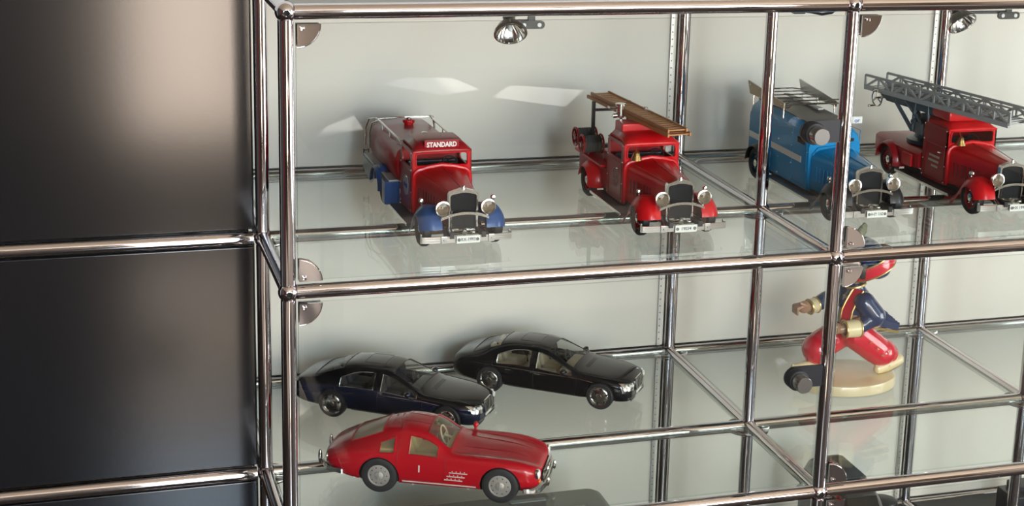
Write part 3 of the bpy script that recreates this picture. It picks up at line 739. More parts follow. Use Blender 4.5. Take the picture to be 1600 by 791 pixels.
# ------------------------------------------------------------------ cars (x forward, y to the car's left, origin on the glass under its middle; built in metres of the real car, then scaled)
def shell(sts, facemat, arches, sc_, creases=None, sub=2):
    K = len(sts[0][1]); me = bpy.data.meshes.new('tmp'); bm = bmesh.new(); cl = bm.edges.layers.float.new('crease_edge')
    rings = []
    for x, h in sts:
        rings.append([bm.verts.new((x, -y, z)) for y, z in h] + [bm.verts.new((x, y, z)) for y, z in h[-2:0:-1]])
    n = 2*K - 2
    for i in range(len(sts)-1):
        for k in range(n):
            l = (k+1) % n; f = bm.faces.new((rings[i][k], rings[i][l], rings[i+1][l], rings[i+1][k]))
            j = k if k < K-1 else n-1-k
            f.material_index = facemat(i, j)
    bm.faces.new(rings[0][::-1]); bm.faces.new(rings[-1])
    for f in (bm.faces[-1], bm.faces[-2]) if False else []: pass
    if creases:
        bm.edges.ensure_lookup_table()
        for i in range(len(sts)-1):
            for j, c in creases.items():
                for k in ({j, (n-j) % n}):
                    e = bm.edges.get((rings[i][k], rings[i+1][k]))
                    if e: e[cl] = c
        for st, j0, j1, c in (creases.get('rings', []) if False else []): pass
    bmesh.ops.recalc_face_normals(bm, faces=bm.faces)
    for f in bm.faces: f.smooth = True
    bm.to_mesh(me); bm.free()
    NM = 8
    for k in range(NM): me.materials.append(None)
    o = bpy.data.objects.new('tmp', me); COL.objects.link(o)
    m = o.modifiers.new('s', 'SUBSURF'); m.levels = sub; m.render_levels = sub
    cb = MB()
    for (x, z, r, y0, y1) in arches:
        for s_ in (-1, 1): cb.cyl((x, s_*y0, z), (x, s_*y1, z), r, n=40, mi=7)
    bmesh.ops.recalc_face_normals(cb.bm, faces=cb.bm.faces)
    cm = bpy.data.meshes.new('tmpc'); cb.bm.to_mesh(cm); cb.bm.free()
    for k in range(NM): cm.materials.append(None)
    co = bpy.data.objects.new('tmpc', cm); COL.objects.link(co)
    bo = o.modifiers.new('b', 'BOOLEAN'); bo.object = co; bo.operation = 'DIFFERENCE'; bo.solver = 'EXACT'
    dg = bpy.context.evaluated_depsgraph_get(); dg.update()
    res = bpy.data.meshes.new_from_object(o.evaluated_get(dg))
    bpy.data.objects.remove(o); bpy.data.objects.remove(co); bpy.data.meshes.remove(me); bpy.data.meshes.remove(cm)
    bm = bmesh.new(); bm.from_mesh(res); bpy.data.meshes.remove(res)
    bm.normal_update(); tree = BVHTree.FromBMesh(bm)
    return bm, tree
def part_of(bm, idx, name, ms, parent, sc_, sharp=50, shrink=0., comps=False):
    """faces of the shell whose material index is in idx, as one part (or one part per connected piece)"""
    q = bm.copy(); bmesh.ops.delete(q, geom=[f for f in q.faces if f.material_index not in idx], context='FACES')
    if shrink:
        for v in q.verts: v.co -= v.normal*shrink
    mp = {k: i for i, k in enumerate(idx)}
    for f in q.faces: f.material_index = mp[f.material_index]
    groups = []; q.faces.ensure_lookup_table(); seen = set()
    if comps:
        for f in q.faces:
            if f.index in seen: continue
            st = [f]; seen.add(f.index); g = []
            while st:
                a = st.pop(); g.append(a.index)
                for e in a.edges:
                    for c in e.link_faces:
                        if c.index not in seen: seen.add(c.index); st.append(c)
            groups.append(set(g))
    else: groups = [None]
    out = []
    for g in groups:
        p = q.copy()
        if g is not None:
            p.faces.ensure_lookup_table(); bmesh.ops.delete(p, geom=[f for f in p.faces if f.index not in g], context='FACES')
        if not p.faces: p.free(); continue
        bmesh.ops.scale(p, vec=(sc_,)*3, verts=p.verts)
        me = bpy.data.meshes.new(name); p.to_mesh(me); p.free()
        for m in ms: me.materials.append(m)
        me.set_sharp_from_angle(angle=R(sharp)); out.append(link(name, me, parent))
    q.free(); return out
def borders(bm, idx, sc_, r, name, m, parent, zmin=-9, off=.002, comps=True):
    """thin trim round every opening formed by faces of index idx"""
    es = [e for e in bm.edges if len(e.link_faces) == 2 and (e.link_faces[0].material_index in idx) != (e.link_faces[1].material_index in idx)]
    adj = {}
    for e in es:
        a, b = e.verts; adj.setdefault(a, []).append(b); adj.setdefault(b, []).append(a)
    seen = set(); B = MB(); any_ = False
    for v in adj:
        if v in seen: continue
        lp = [v]; seen.add(v); cur = v
        while True:
            nx = [x for x in adj[cur] if x not in seen]
            if not nx: break
            cur = nx[0]; seen.add(cur); lp.append(cur)
        if len(lp) > 5:
            any_ = True; B.path([(x.co + x.normal*off)*sc_ for x in lp], r*sc_, 5, True)
    return B.build(name, m, parent) if any_ else B.bm.free()
def on_side(tree, pts, s_, sc_, off=.004):
    out = []
    for x, z in pts:
        h = tree.ray_cast(V((x, s_*3, z)), V((0, -s_, 0)))
        if h[0]: out.append((h[0] + V((0, s_, 0))*off)*sc_)
    return out
def on_top(tree, pts, sc_, off=.004):
    out = []
    for x, y in pts:
        h = tree.ray_cast(V((x, y, 4)), V((0, 0, -1)))
        if h[0]: out.append((h[0] + V((0, 0, off)))*sc_)
    return out
def dense(pts, k=8):
    out = []
    for i in range(len(pts)-1):
        for j in range(k): t = j/k; out.append(tuple(a+(b-a)*t for a, b in zip(pts[i], pts[i+1])))
    return out + [pts[-1]]

# ---- long four-door saloons
def saloon(name, label, loc, rz, low, top, seat_m, rim_style):
    s = 1/18.0; t = thing(name, label, 'model car', loc, rz)
    def st(x, zb, ys, y2, z2, y3, z3, y4, z4, y5, z5, y6, z6, y7, z7, z8): return (x, [(0, zb), (ys, zb), (y2, z2), (y3, z3), (y4, z4), (y5, z5), (y6, z6), (y7, z7), (0, z8)])
    ST = [
        st(2.58, .30, .40, .52, .36, .58, .50, .56, .64, .48, .70, .40, .72, .22, .74, .75),
        st(2.50, .22, .66, .78, .32, .80, .52, .76, .70, .66, .78, .54, .81, .30, .84, .85),
        st(2.20, .20, .80, .90, .34, .93, .56, .90, .78, .80, .87, .68, .905, .38, .94, .955),
        st(1.695, .20, .84, .95, .36, .975, .58, .955, .84, .87, .925, .74, .955, .42, .99, 1.005),
        st(1.05, .20, .84, .95, .36, .98, .60, .965, .88, .88, .975, .76, 1.00, .44, 1.035, 1.05),
        st(.86, .20, .84, .95, .36, .98, .60, .965, .90, .885, .99, .78, 1.025, .46, 1.07, 1.085),
        st(.42, .20, .84, .95, .36, .98, .60, .965, .915, .78, 1.20, .70, 1.245, .44, 1.30, 1.315),
        st(.00, .20, .84, .95, .36, .98, .60, .965, .93, .695, 1.375, .63, 1.425, .42, 1.49, 1.51),
        st(-.28, .20, .84, .95, .36, .98, .60, .965, .94, .675, 1.43, .605, 1.48, .41, 1.545, 1.56),
        st(-.38, .20, .84, .95, .36, .98, .60, .965, .94, .67, 1.44, .60, 1.49, .41, 1.555, 1.57),
        st(-1.05, .20, .84, .95, .36, .98, .60, .965, .95, .66, 1.42, .59, 1.48, .40, 1.545, 1.56),
        st(-1.46, .20, .84, .95, .36, .98, .60, .965, .96, .84, 1.12, .60, 1.43, .40, 1.495, 1.51),
        st(-1.95, .20, .84, .95, .36, .98, .60, .955, .955, .92, 1.00, .66, 1.245, .42, 1.305, 1.32),
        st(-2.30, .21, .82, .94, .37, .965, .60, .935, .94, .80, 1.045, .71, 1.08, .44, 1.125, 1.14),
        st(-2.68, .24, .76, .88, .40, .91, .60, .88, .88, .76, .99, .68, 1.015, .40, 1.05, 1.06),
        st(-2.90, .30, .66, .78, .42, .81, .60, .78, .80, .66, .90, .56, .93, .32, .955, .965),
        st(-2.97, .38, .52, .62, .46, .66, .58, .64, .72, .54, .80, .44, .82, .24, .83, .835),
    ]
    def fm(i, j):
        if j == 4 and 6 <= i <= 7: return 2
        if j == 4 and i == 5: return 2
        if j == 4 and 9 <= i <= 10: return 2
        if j in (6, 7) and 5 <= i <= 6: return 3
        if j in (6, 7) and 11 <= i <= 12: return 4
        if j == 5 and False: return 3
        return 0 if j <= 3 else 1
    bm, tree = shell(ST, fm, [(1.695, .39, .450, .70, 1.3), (-1.695, .39, .450, .70, 1.3)], s, {4: .25, 5: .2})
    bd = part_of(bm, [0, 1, 7], 'body', [low, top, black_satin], t, s)[0]
    for o in part_of(bm, [2], 'side_window', [car_glass], t, s, shrink=.004, comps=True): pass
    part_of(bm, [3], 'windscreen', [car_glass], t, s, shrink=.004); part_of(bm, [4], 'rear_window', [car_glass], t, s, shrink=.004)
    borders(bm, [2], s, .011, 'window_trim', nickel, bd)
    borders(bm, [3], s, .012, 'windscreen_seal', black_satin, bd); borders(bm, [4], s, .012, 'rear_window_seal', black_satin, bd)
    q = MB()
    for s_ in (-1, 1):
        for P_ in ([(.98, .90), (.98, .55), (.92, .26)], [(-.33, .92), (-.33, .26)], [(-1.62, .93), (-1.55, .72), (-1.28, .50), (-1.20, .26)], [(.95, .255), (-1.18, .255)]):
            q.path(on_side(tree, dense(P_, 6), s_, s, .001), .006*s, 4)
    q.path(on_top(tree, dense([(2.30, .70), (1.0, .80)], 10), s, .001), .006*s, 4); q.path(on_top(tree, dense([(2.30, -.70), (1.0, -.80)], 10), s, .001), .006*s, 4)
    q.path(on_top(tree, dense([(-.35, .36), (-.35, -.36), (-.95, -.36), (-.95, .36), (-.35, .36)], 8), s, .001), .006*s, 4)
    q.build('shut_lines', black_satin, bd)
    q = MB(); rg = []
    for y in [-.40 + .80*k/10 for k in range(11)]:
        a = on_top(tree, [(1.20, y), (1.08, y)], s, .004); rg.append([a[0], a[1], a[1] - V((0,0,.0004)), a[0] - V((0,0,.0004))])
    q.loft(rg).build('cowl_vent', black_satin, bd)
    q = MB()
    for s_ in (-1, 1): q.path(on_side(tree, dense([(2.20, .72), (1.0, .84), (-1.0, .86), (-2.3, .86)], 10), s_, s, .004), .007*s, 5); q.path(on_side(tree, dense([(1.15, .255), (-1.15, .255)], 8), s_, s, .006), .010*s, 5)
    q.build('chrome_strip', nickel, bd)
    for s_ in (-1, 1):
        for x in (-.12, -1.02):
            p = on_side(tree, [(x, .80), (x-.17, .80)], s_, s, .02)
            if len(p) == 2: MB().path([p[0] - V((0, s_*.03*s, 0)), p[0], p[1], p[1] - V((0, s_*.03*s, 0))], .012*s, 6).build('door_handle', nickel, t)
        m = MB(); m.ball(V((.62, s_*1.04, 1.02))*s, .12*s, (.6, 1.0, .65), 14); m.path([V((.66, s_*.90, .96))*s, V((.64, s_*1.0, 1.0))*s], .03*s, 6)
        mo = m.build('door_mirror', low, t)
        MB().box(V((.555, s_*1.04, 1.02))*s, V((.01, .19, .11))*s, bev=.0008).build('mirror_glass', nickel, mo)
        # headlamp cluster laid over the corner of the nose
        l = MB(); rr = []
        for k in range(9):
            f = k/8; yy = .46 + .36*f; row = []
            for zz in (.545+.07*f, .62+.07*f, .71+.06*f, .77+.05*f):
                h = tree.ray_cast(V((4, s_*yy, zz)), V((-1, 0, 0))); h = h[0] if h[0] else V((2.3, s_*yy, zz)); row.append((h + V((.012, s_*.006, .004)))*s)
            rr.append(row)
        l.loft(rr, closed=False); hl = l.build('headlight', nickel, t)
        l = MB()
        for f in (.2, .5, .8):
            yy = .46 + .36*f; h = tree.ray_cast(V((4, s_*yy, .70+.05*f)), V((-1, 0, 0)))[0]
            if h: l.ball((h + V((.0, 0, 0)))*s, .055*s, (1, 1, 1), 10)
        l.build('lamp_bulb', white_lens, hl)
        l = MB(); rr = []
        for k in range(5):
            row = []
            for zz in (.62, .80):
                h = tree.ray_cast(V((-5, s_*(.46 + .26*k/4), zz)), V((1, 0, 0))); h = h[0] if h[0] else V((-3, s_*.6, zz)); row.append((h - V((.012, 0, 0)))*s)
            rr.append(row)
        l.loft(rr, closed=False).build('tail_light', maroon, t)
    # upright radiator grille
    q = MB(); lp = rrect(.60, .36, .06, 5); q.holed([(V((2.585 - .25*max(0, z), y, .66+z))*s)[:] for y, z in lp], [(V((2.585 - .25*max(0, z), y*.88, .66+z*.84))*s)[:] for y, z in lp], (.03*s, 0, 0))
    for k in range(15): y = -.24 + .48*k/14; q.box(V((2.585, y, .66))*s, V((.02, .010, .30))*s)
    q.box(V((2.60, 0, .66))*s, V((.02, .025, .32))*s); q.build('grille', nickel, t)
    MB().box(V((2.565, 0, .66))*s, V((.02, .52, .30))*s).build('grille_core', grille_black, t)
    q = MB(); rr = []
    for k in range(13):
        a = -1 + k/6; yy = .74*a; h = tree.ray_cast(V((4, yy, .36)), V((-1, 0, 0))); h = h[0] if h[0] else V((2.4, yy, .36)); rr.append((h + V((.012, 0, 0)))*s)
    q.path(rr, .014*s, 6); q.build('bumper_strip', nickel, t)
    q = MB()
    for a in (-.42, .42): h = tree.ray_cast(V((4, a, .30)), V((-1, 0, 0)))[0] or V((2.4, a, .3)); q.box((h + V((.0, 0, 0)))*s, V((.02, .42, .09))*s, bev=.0006)
    q.build('air_intake', black_satin, t)
    q = MB(); h = tree.ray_cast(V((4, 0, .44)), V((-1, 0, 0)))[0] or V((2.58, 0, .44)); q.box((h + V((.02, 0, 0)))*s, V((.02, .46, .10))*s, bev=.0004); q.build('number_plate', plate_white, t)
    # cabin
    MB().box(V((-.55, 0, .42))*s, V((3.0, 1.30, .20))*s, bev=.003).build('cabin_floor', seat_m, t)
    for x in (-.15, -1.35):
        for s_ in (-1, 1):
            q = MB(); q.box(V((x, s_*.37, .62))*s, V((.55, .50, .22))*s, bev=.004); q.box(V((x-.36, s_*.37, .92))*s, V((.20, .48, .62))*s, rot=(0, -.25, 0), bev=.004); q.box(V((x-.44, s_*.37, 1.24))*s, V((.11, .28, .17))*s, bev=.002)
            q.build('seat', seat_m, t)
    MB().box(V((.58, 0, .88))*s, V((.42, 1.40, .20))*s, bev=.004).build('dashboard', seat_m if seat_m is cream else black_satin, t)
    q = MB(); c = V((.28, .37, .98)); q.path([(c + V((.06*sin(2*pi*k/20)*-1, .19*cos(2*pi*k/20), .18*sin(2*pi*k/20))))*s for k in range(20)], .018*s, 6, True); q.cyl(c*s, (c + V((.25, 0, -.06)))*s, .03*s, n=8); q.path([(c + V((0, -.18, 0)))*s, (c + V((0, .18, 0)))*s], .02*s, 6); q.build('steering_wheel', black_satin, t)
    for x in (1.695, -1.695):
        for s_ in (-1, 1):
            r = .402; wd = .27; c = V((x, s_*.850, r))*s; r *= s; h = wd*s/2; d = (0, s_, 0)
            w_ = MB().lathe([(r*.74, -h), (r*.94, -h), (r, -h*.7), (r, h*.7), (r*.94, h), (r*.76, h*1.02), (r*.74, h*.9)], c, d, 40).build('wheel', rubber, t)
            q = MB(); q.lathe([(r*.77, h*.85), (r*.76, h*1.06), (r*.71, h*1.04), (r*.68, h*.7), (r*.655, h*.78), (r*.50, h*.92), (r*.20, h*.98), (r*.17, h*1.08), (0, h*1.1)], c, d, 40)
            q.build('rim', nickel, w_)
            q = MB()
            for k in range(6): a = 2*pi*k/6 + .3; q.cyl(c + V((r*.56*cos(a), s_*h*.80, r*.56*sin(a))), c + V((r*.56*cos(a), s_*h*.93, r*.56*sin(a))), r*.085, n=12)
            q.build('wheel_hole', black_satin, w_)
    bm.free(); return t
saloon('black_saloon', 'black model saloon car with cream seats, parked by the back rail of the lower shelf', (.4930, .4520, ZL), R(-36.5), black_gloss, black_gloss, cream, 0)
saloon('navy_saloon', 'dark navy model saloon car with a black roof, behind the red coupe', (.2300, .4110, ZL), R(-34), navy_gloss, black_gloss, grey_leather, 0)

# ---- red sports coupe
def coupe(loc, rz):
    s = .0712; t = thing('sports_coupe', 'red vintage model sports coupe with chrome hubcaps, in front on the lower shelf', 'model car', loc, rz)
    def st(x, *v): return (x, [(v[2*k], v[2*k+1]) for k in range(9)])
    ST = [
        st(1.97, 0,.34, .46,.34, .60,.40, .64,.50, .60,.62, .50,.66, .38,.64, .20,.62, 0,.615),
        st(1.87, 0,.26, .64,.26, .78,.36, .81,.52, .775,.68, .66,.755, .50,.715, .25,.70, 0,.705),
        st(1.58, 0,.165, .74,.165, .86,.36, .885,.56, .84,.76, .70,.850, .53,.785, .27,.80, 0,.815),
        st(1.20, 0,.145, .78,.145, .89,.38, .905,.60, .86,.81, .71,.895, .54,.825, .30,.86, 0,.870),
        st(.45, 0,.135, .77,.135, .86,.36, .885,.60, .845,.82, .72,.890, .57,.860, .30,.90, 0,.910),
        st(.16, 0,.135, .77,.135, .86,.36, .885,.60, .845,.82, .74,.890, .62,.905, .34,.945, 0,.960),
        st(-.04, 0,.135, .77,.135, .86,.36, .885,.60, .845,.825, .68,1.03, .60,1.07, .34,1.12, 0,1.13),
        st(-.26, 0,.135, .77,.135, .86,.36, .885,.60, .845,.83, .61,1.175, .53,1.225, .30,1.275, 0,1.285),
        st(-.66, 0,.135, .77,.135, .86,.36, .885,.60, .85,.835, .58,1.215, .50,1.265, .28,1.31, 0,1.32),
        st(-.78, 0,.135, .77,.135, .86,.36, .885,.60, .85,.84, .58,1.205, .50,1.26, .28,1.31, 0,1.32),
        st(-.86, 0,.135, .77,.135, .87,.36, .89,.60, .855,.84, .58,1.19, .50,1.25, .28,1.30, 0,1.31),
        st(-1.22, 0,.135, .78,.135, .885,.36, .905,.60, .87,.845, .74,.975, .50,1.16, .28,1.235, 0,1.25),
        st(-1.46, 0,.145, .78,.145, .895,.38, .915,.60, .88,.83, .66,.955, .52,1.04, .30,1.13, 0,1.15),
        st(-1.86, 0,.165, .74,.165, .86,.38, .885,.58, .85,.77, .70,.86, .54,.885, .32,.945, 0,.96),
        st(-2.15, 0,.28, .62,.28, .76,.40, .80,.54, .76,.66, .64,.73, .52,.75, .32,.785, 0,.795),
        st(-2.42, 0,.38, .44,.38, .54,.44, .58,.52, .55,.58, .46,.62, .38,.63, .22,.645, 0,.65),
    ]
    def fm(i, j):
        if j == 4 and 6 <= i <= 7: return 2
        if j == 4 and i == 10: return 2
        if j in (6, 7) and 5 <= i <= 6: return 3
        if j in (6, 7) and 11 <= i <= 12: return 4
        return 0
    bm, tree = shell(ST, fm, [(1.20, .35, .40, .60, 1.2), (-1.20, .35, .40, .60, 1.2)], s, {4: .3, 5: .15})
    bd = part_of(bm, [0, 7], 'body', [coupe_red, black_satin], t, s)[0]
    part_of(bm, [2], 'side_window', [toy_glass], t, s, shrink=.006, comps=True)
    part_of(bm, [3], 'windscreen', [toy_glass], t, s, shrink=.006); part_of(bm, [4], 'rear_window', [toy_glass_dull], t, s, shrink=.006)
    borders(bm, [2], s, .014, 'window_frame', coupe_red, bd); borders(bm, [3, 4], s, .012, 'glass_seal', red_deep, bd)
    q = MB()
    for s_ in (-1, 1):
        q.path(on_side(tree, dense([(.10, .86), (.12, .62), (.06, .34), (-.76, .32), (-.86, .50), (-.84, .86), (-.81, 1.10)], 6), s_, s, .002), .006*s, 4)
        q.path(on_top(tree, dense([(-.82, s_*.56), (-.82, s_*.20), (-.32, s_*.20), (-.29, s_*.50)], 8), s, .002), .006*s, 4)
        q.path(on_top(tree, dense([(1.95, s_*.42), (1.2, s_*.55), (.25, s_*.62)], 10), s, .001), .005*s, 4)
    q.path(on_top(tree, dense([(-1.84, -.50), (-1.90, 0), (-1.84, .50)], 8), s, .002), .006*s, 4)
    q.build('shut_lines', maroon, bd)
    q = MB()
    for s_ in (-1, 1):
        for y in (.18, .30):
            p = on_top(tree, [(1.5, s_*y), (1.2, s_*y), (.9, s_*y)], s, .0)
            q.path(on_top(tree, dense([(1.75, s_*.22), (.35, s_*.30)], 10), s, -.004), [.0002 + .0011*sin(pi*k/10) for k in range(11)], 8)
    q.build('bonnet_ridge', coupe_red, bd)
    q = MB()
    for s_ in (-1, 1):
        for k, (z, a) in enumerate(((.56, 0), (.48, 0), (.40, 0))):
            q.path(on_side(tree, [(.56-.05*k, z), (.40-.05*k, z), (.20-.05*k, z)], s_, s, .006), .011*s, 5)
            for j in range(4): p = on_side(tree, [(.50-.08*j-.05*k, z+.030)], s_, s, .006); q.ball(p[0], .010*s, n=6)
        q.path(on_side(tree, dense([(.72, .285), (-.74, .285)], 6), s_, s, .006), .014*s, 5)
        for x in (.55, -.55, -1.72, -1.60): p = on_side(tree, [(x, .19 if abs(x) < 1 else .24)], s_, s, .004); p and q.cyl(p[0], p[0] + V((0, s_*.01*s, 0)), .022*s, n=10)
    q.build('chrome_trim', bright_trim, bd)
    for s_ in (-1, 1):
        p = on_side(tree, [(-.40, .66), (-.40, .52)], s_, s, .012); MB().path(p, .015*s, 6).build('door_handle', bright_trim, t)
        q = MB()
        h = tree.ray_cast(V((4, s_*.66, .60)), V((-1, 0, 0)))[0]; h = V((h.x, s_*.665, .60))
        q.lathe([(.105, -.05), (.110, .0), (.095, .012), (.09, .0)], (0, 0, 0), (1, 0, 0), 22); bmesh.ops.scale(q.bm, vec=(s,)*3, verts=q.bm.verts); bmesh.ops.translate(q.bm, vec=(h + V((.0, 0, 0)))*s, verts=q.bm.verts)
        hl = q.build('headlight', nickel, t); MB().ball((h + V((.008, 0, 0)))*s, .098*s, (.35, 1, 1), 16).build('lens', white_lens, hl)
        h2 = tree.ray_cast(V((4, s_*.60, .44)), V((-1, 0, 0)))[0]; MB().ball((V((h2.x, s_*.60, .44)))*s, .055*s, (.5, 1.3, .8), 12).build('indicator', orange_lens, t)
        if s_ > 0:
            q = MB(); p = on_top(tree, [(.42, s_*.72)], s, 0)[0]; q.cyl(p, p + V((0, s_*.01*s, .07*s)), .032*s, .028*s, n=10); q.ball(p + V((0, s_*.01*s, .10*s)), .070*s, (.8, 1, .9), 14)
            q.build('wing_mirror', coupe_red, t)
        q = MB(); h3 = tree.ray_cast(V((-5, s_*.62, .58)), V((1, 0, 0)))[0]; q.ball((h3 or V((-2.3, s_*.62, .58)))*s, .05*s, (.6, 1, 1.3), 12); q.build('tail_light', nickel, t)
        q = MB()
        for x, z in ((-.93, 1.31), (-1.05, 1.30)):
            p = on_top(tree, dense([(x, s_*.10), (x, s_*.28)], 4), s, .002); q.path(p, .012*s, 5)
        q.build('roof_vent', maroon, bd)
    # grille with bar, bumpers with overriders
    q = MB(); lp = rrect(1.04, .26, .125, 6); q.holed([(V((1.985, y, .47+z))*s)[:] for y, z in lp], [(V((1.985, y*.94, .47+z*.80))*s)[:] for y, z in lp], (.03*s, 0, 0))
    q.path([V((2.00, -.50, .47))*s, V((2.01, 0, .47))*s, V((2.00, .50, .47))*s], .018*s, 6); q.path([V((2.015, .09*cos(2*pi*k/20), .47+.09*sin(2*pi*k/20)))*s for k in range(20)], .012*s, 6, True)
    for k in range(5): q.path([V((1.985, -.45, .40+.035*k))*s, V((1.985, .45, .40+.035*k))*s], .006*s, 4)
    q.build('grille', nickel, t); MB().prism([(V((1.945, y*.95, .47+z*.85))*s)[:] for y, z in lp], (.03*s, 0, 0)).build('grille_core', grille_black, t)
    q = MB(); pts = [V((1.68, -.93, .33)), V((1.88, -.89, .33)), V((2.00, -.76, .33)), V((2.06, -.45, .33)), V((2.08, 0, .33)), V((2.06, .45, .33)), V((2.00, .76, .33)), V((1.88, .89, .33)), V((1.68, .93, .33))]
    pts = [p*s for p in pts]; rings = [[p + V((0,0,.045*s)), p + V((0,0,-.045*s)) , p*.985 + V((0,0,-.035*s)), p*.985 + V((0,0,.035*s))] for p in pts]; q.loft(rings)
    for y in (-.44, .44): q.ball(V((2.08, y, .38))*s, .045*s, (.8, .8, 2.2), 12)
    q.build('front_bumper', nickel, t)
    q = MB(); pts = [V((-1.95, -.90, .40)), V((-2.25, -.78, .40)), V((-2.44, -.50, .40)), V((-2.50, -.22, .40)), V((-2.50, .22, .40)), V((-2.44, .50, .40)), V((-2.25, .78, .40)), V((-1.95, .90, .40))]
    pts = [p*s for p in pts]; q.loft([[p + V((0,0,.05*s)), p + V((0,0,-.05*s)), p*.985 + V((0,0,-.04*s)), p*.985 + V((0,0,.04*s))] for p in pts])
    for y in (-.42, .42): q.ball(V((-2.50, y, .48))*s, .055*s, (.8, .8, 2.8), 12)
    q.build('rear_bumper', nickel, t)
    MB().box(V((-.35, 0, .40))*s, V((1.9, 1.36, .16))*s, bev=.003).build('cabin_floor', beige_old, t)
    for s_ in (-1, 1):
        q = MB(); q.box(V((-.45, s_*.34, .54))*s, V((.50, .48, .18))*s, bev=.004); q.box(V((-.76, s_*.34, .80))*s, V((.17, .48, .62))*s, rot=(0, -.30, 0), bev=.005); q.build('seat', beige_old, t)
    MB().box(V((-1.22, 0, .66))*s, V((.60, 1.30, .40))*s, bev=.004).build('parcel_shelf', beige_old, t)
    MB().box(V((.10, 0, .78))*s, V((.20, 1.30, .18))*s, bev=.004).build('dashboard', beige_old, t)
    q = MB(); c = V((-.14, .34, .86)); q.path([(c + V((-.07*sin(2*pi*k/20), .20*cos(2*pi*k/20), .18*sin(2*pi*k/20))))*s for k in range(20)], .018*s, 6, True); q.cyl(c*s, (c + V((.25, 0, -.08)))*s, .03*s, n=8); q.path([(c + V((0, -.19, 0)))*s, (c + V((0, .19, 0)))*s], .018*s, 6); q.build('steering_wheel', white_paint, t)
    for x in (1.20, -1.20):
        for s_ in (-1, 1):
            r = .368; c = V((x, s_*.775, r))*s; r *= s; h = .10*s; d = (0, s_, 0)
            w_ = MB().lathe([(r*.56, -h), (r*.80, -h*1.1), (r*.95, -h*.9), (r, -h*.4), (r, h*.4), (r*.95, h*.9), (r*.80, h*1.1), (r*.60, h), (r*.58, h*.8)], c, d, 40).build('wheel', rubber, t)
            q = MB(); q.lathe([(r*.60, h*.8), (r*.60, h*1.02), (r*.55, h*1.06), (r*.52, h*.9), (r*.36, h*1.02), (r*.24, h*1.0), (r*.22, h*1.25), (r*.10, h*1.4), (0, h*1.42)], c, d, 36)
            q.cyl(c + V((0, s_*h*1.3, 0)), c + V((r*.02, s_*h*1.35, r*.20)), r*.035, n=6); q.cyl(c + V((0, s_*h*1.3, 0)), c + V((-r*.02, s_*h*1.35, -r*.20)), r*.035, n=6)
            q.build('hubcap', hub_silver, w_)
            q = MB()
            for k in range(10): a = 2*pi*k/10; q.ball(c + V((r*.44*cos(a), s_*h*.97, r*.44*sin(a))), r*.035, n=6)
            q.build('hubcap_hole', black_satin, w_)
    bm.free(); return t
cp = coupe((.2420, .1475, ZL), R(-25.7)); cp.scale = (1, .93, 1)
# ------------------------------------------------------------------ painted figurine
skin_m = mat('figurine_skin', (.36, .20, .12), .3, coat=.4)
jacket_m = mat('figurine_navy', (.012, .028, .085), .22, coat=.6)
trouser_m = mat('figurine_red', (.60, .010, .030), .2, coat=.6)
trim_m = mat('figurine_gold', (.60, .42, .16), .28, .7)
cream_m = mat('figurine_cream', (.74, .62, .36), .3, coat=.4)
base_m = mat('figurine_base', (.72, .60, .36), .3, coat=.4)
hair_m = mat('figurine_hair', (.022, .016, .013), .45)
olive_m = mat('figurine_olive', (.33, .33, .19), .35)
def sculpt(name, shapes, m, parent, vox=.0013, smooth=4):
    """shapes that overlap melt into one continuous skin"""
    b = MB()
    for sh in shapes:
        if sh[0] == 'c':
            _, p, q, r1, r2 = sh; p, q = V(p), V(q); b.ball(p, r1, n=14); b.ball(q, r2, n=14); b.cyl(p, q, r1, r2, n=16)
        else: b.ball(sh[1], sh[2], sh[3] if len(sh) > 3 else (1,1,1), 18, 0, sh[4] if len(sh) > 4 else None)
    bmesh.ops.recalc_face_normals(b.bm, faces=b.bm.faces)
    me = bpy.data.meshes.new('tmp'); b.bm.to_mesh(me); b.bm.free(); o = bpy.data.objects.new('tmp', me); COL.objects.link(o)
    r = o.modifiers.new('r', 'REMESH'); r.mode = 'VOXEL'; r.voxel_size = vox; r.use_smooth_shade = True
    sm = o.modifiers.new('s', 'SMOOTH'); sm.iterations = smooth; sm.factor = .5
    dg = bpy.context.evaluated_depsgraph_get(); dg.update(); out = bpy.data.meshes.new_from_object(o.evaluated_get(dg))
    bpy.data.objects.remove(o); bpy.data.meshes.remove(me); out.name = name; out.materials.clear(); out.materials.append(m)
    return link(name, out, parent)
fg = thing('figurine', 'painted figurine striding in navy jacket, red star trousers and turban cap on a cream base', 'figurine', (.979, .370, ZL))
BZ = .019
b = MB(); b.lathe([(0, 0), (.96, 0), (1, .08), (1, .80), (.985, .93), (.95, 1), (0, 1)], (0, 0, 0), (0, 0, 1), 64)
bmesh.ops.scale(b.bm, vec=(.088, .066, BZ), verts=b.bm.verts); b.build('base', base_m, fg)
N_, F_ = -.020, .020                                         # near (towards the viewer) and far side in y
hand = lambda c, d, k=1: ([('b', c, .0088*k, (1.1, .75, 1))] +
    [('c', V(c) + V((d*.004, (j-1.5)*.0042, .004-abs(j-1.3)*.001))*k, V(c) + V((d*(.0145-.0012*abs(j-1.2)), (j-1.5)*.0046, .001))*k, .0025*k, .0023*k) for j in range(4)] +
    [('c', V(c) + V((d*(.0145-.0012*abs(j-1.2)), (j-1.5)*.0046, .001))*k, V(c) + V((d*.0125, (j-1.5)*.0044, -.0075))*k, .0023*k, .0020*k) for j in range(4)] +
    [('c', V(c) + V((d*.001, -.006, .004))*k, V(c) + V((d*.010, -.0085, .0085))*k, .0027*k, .0023*k)])
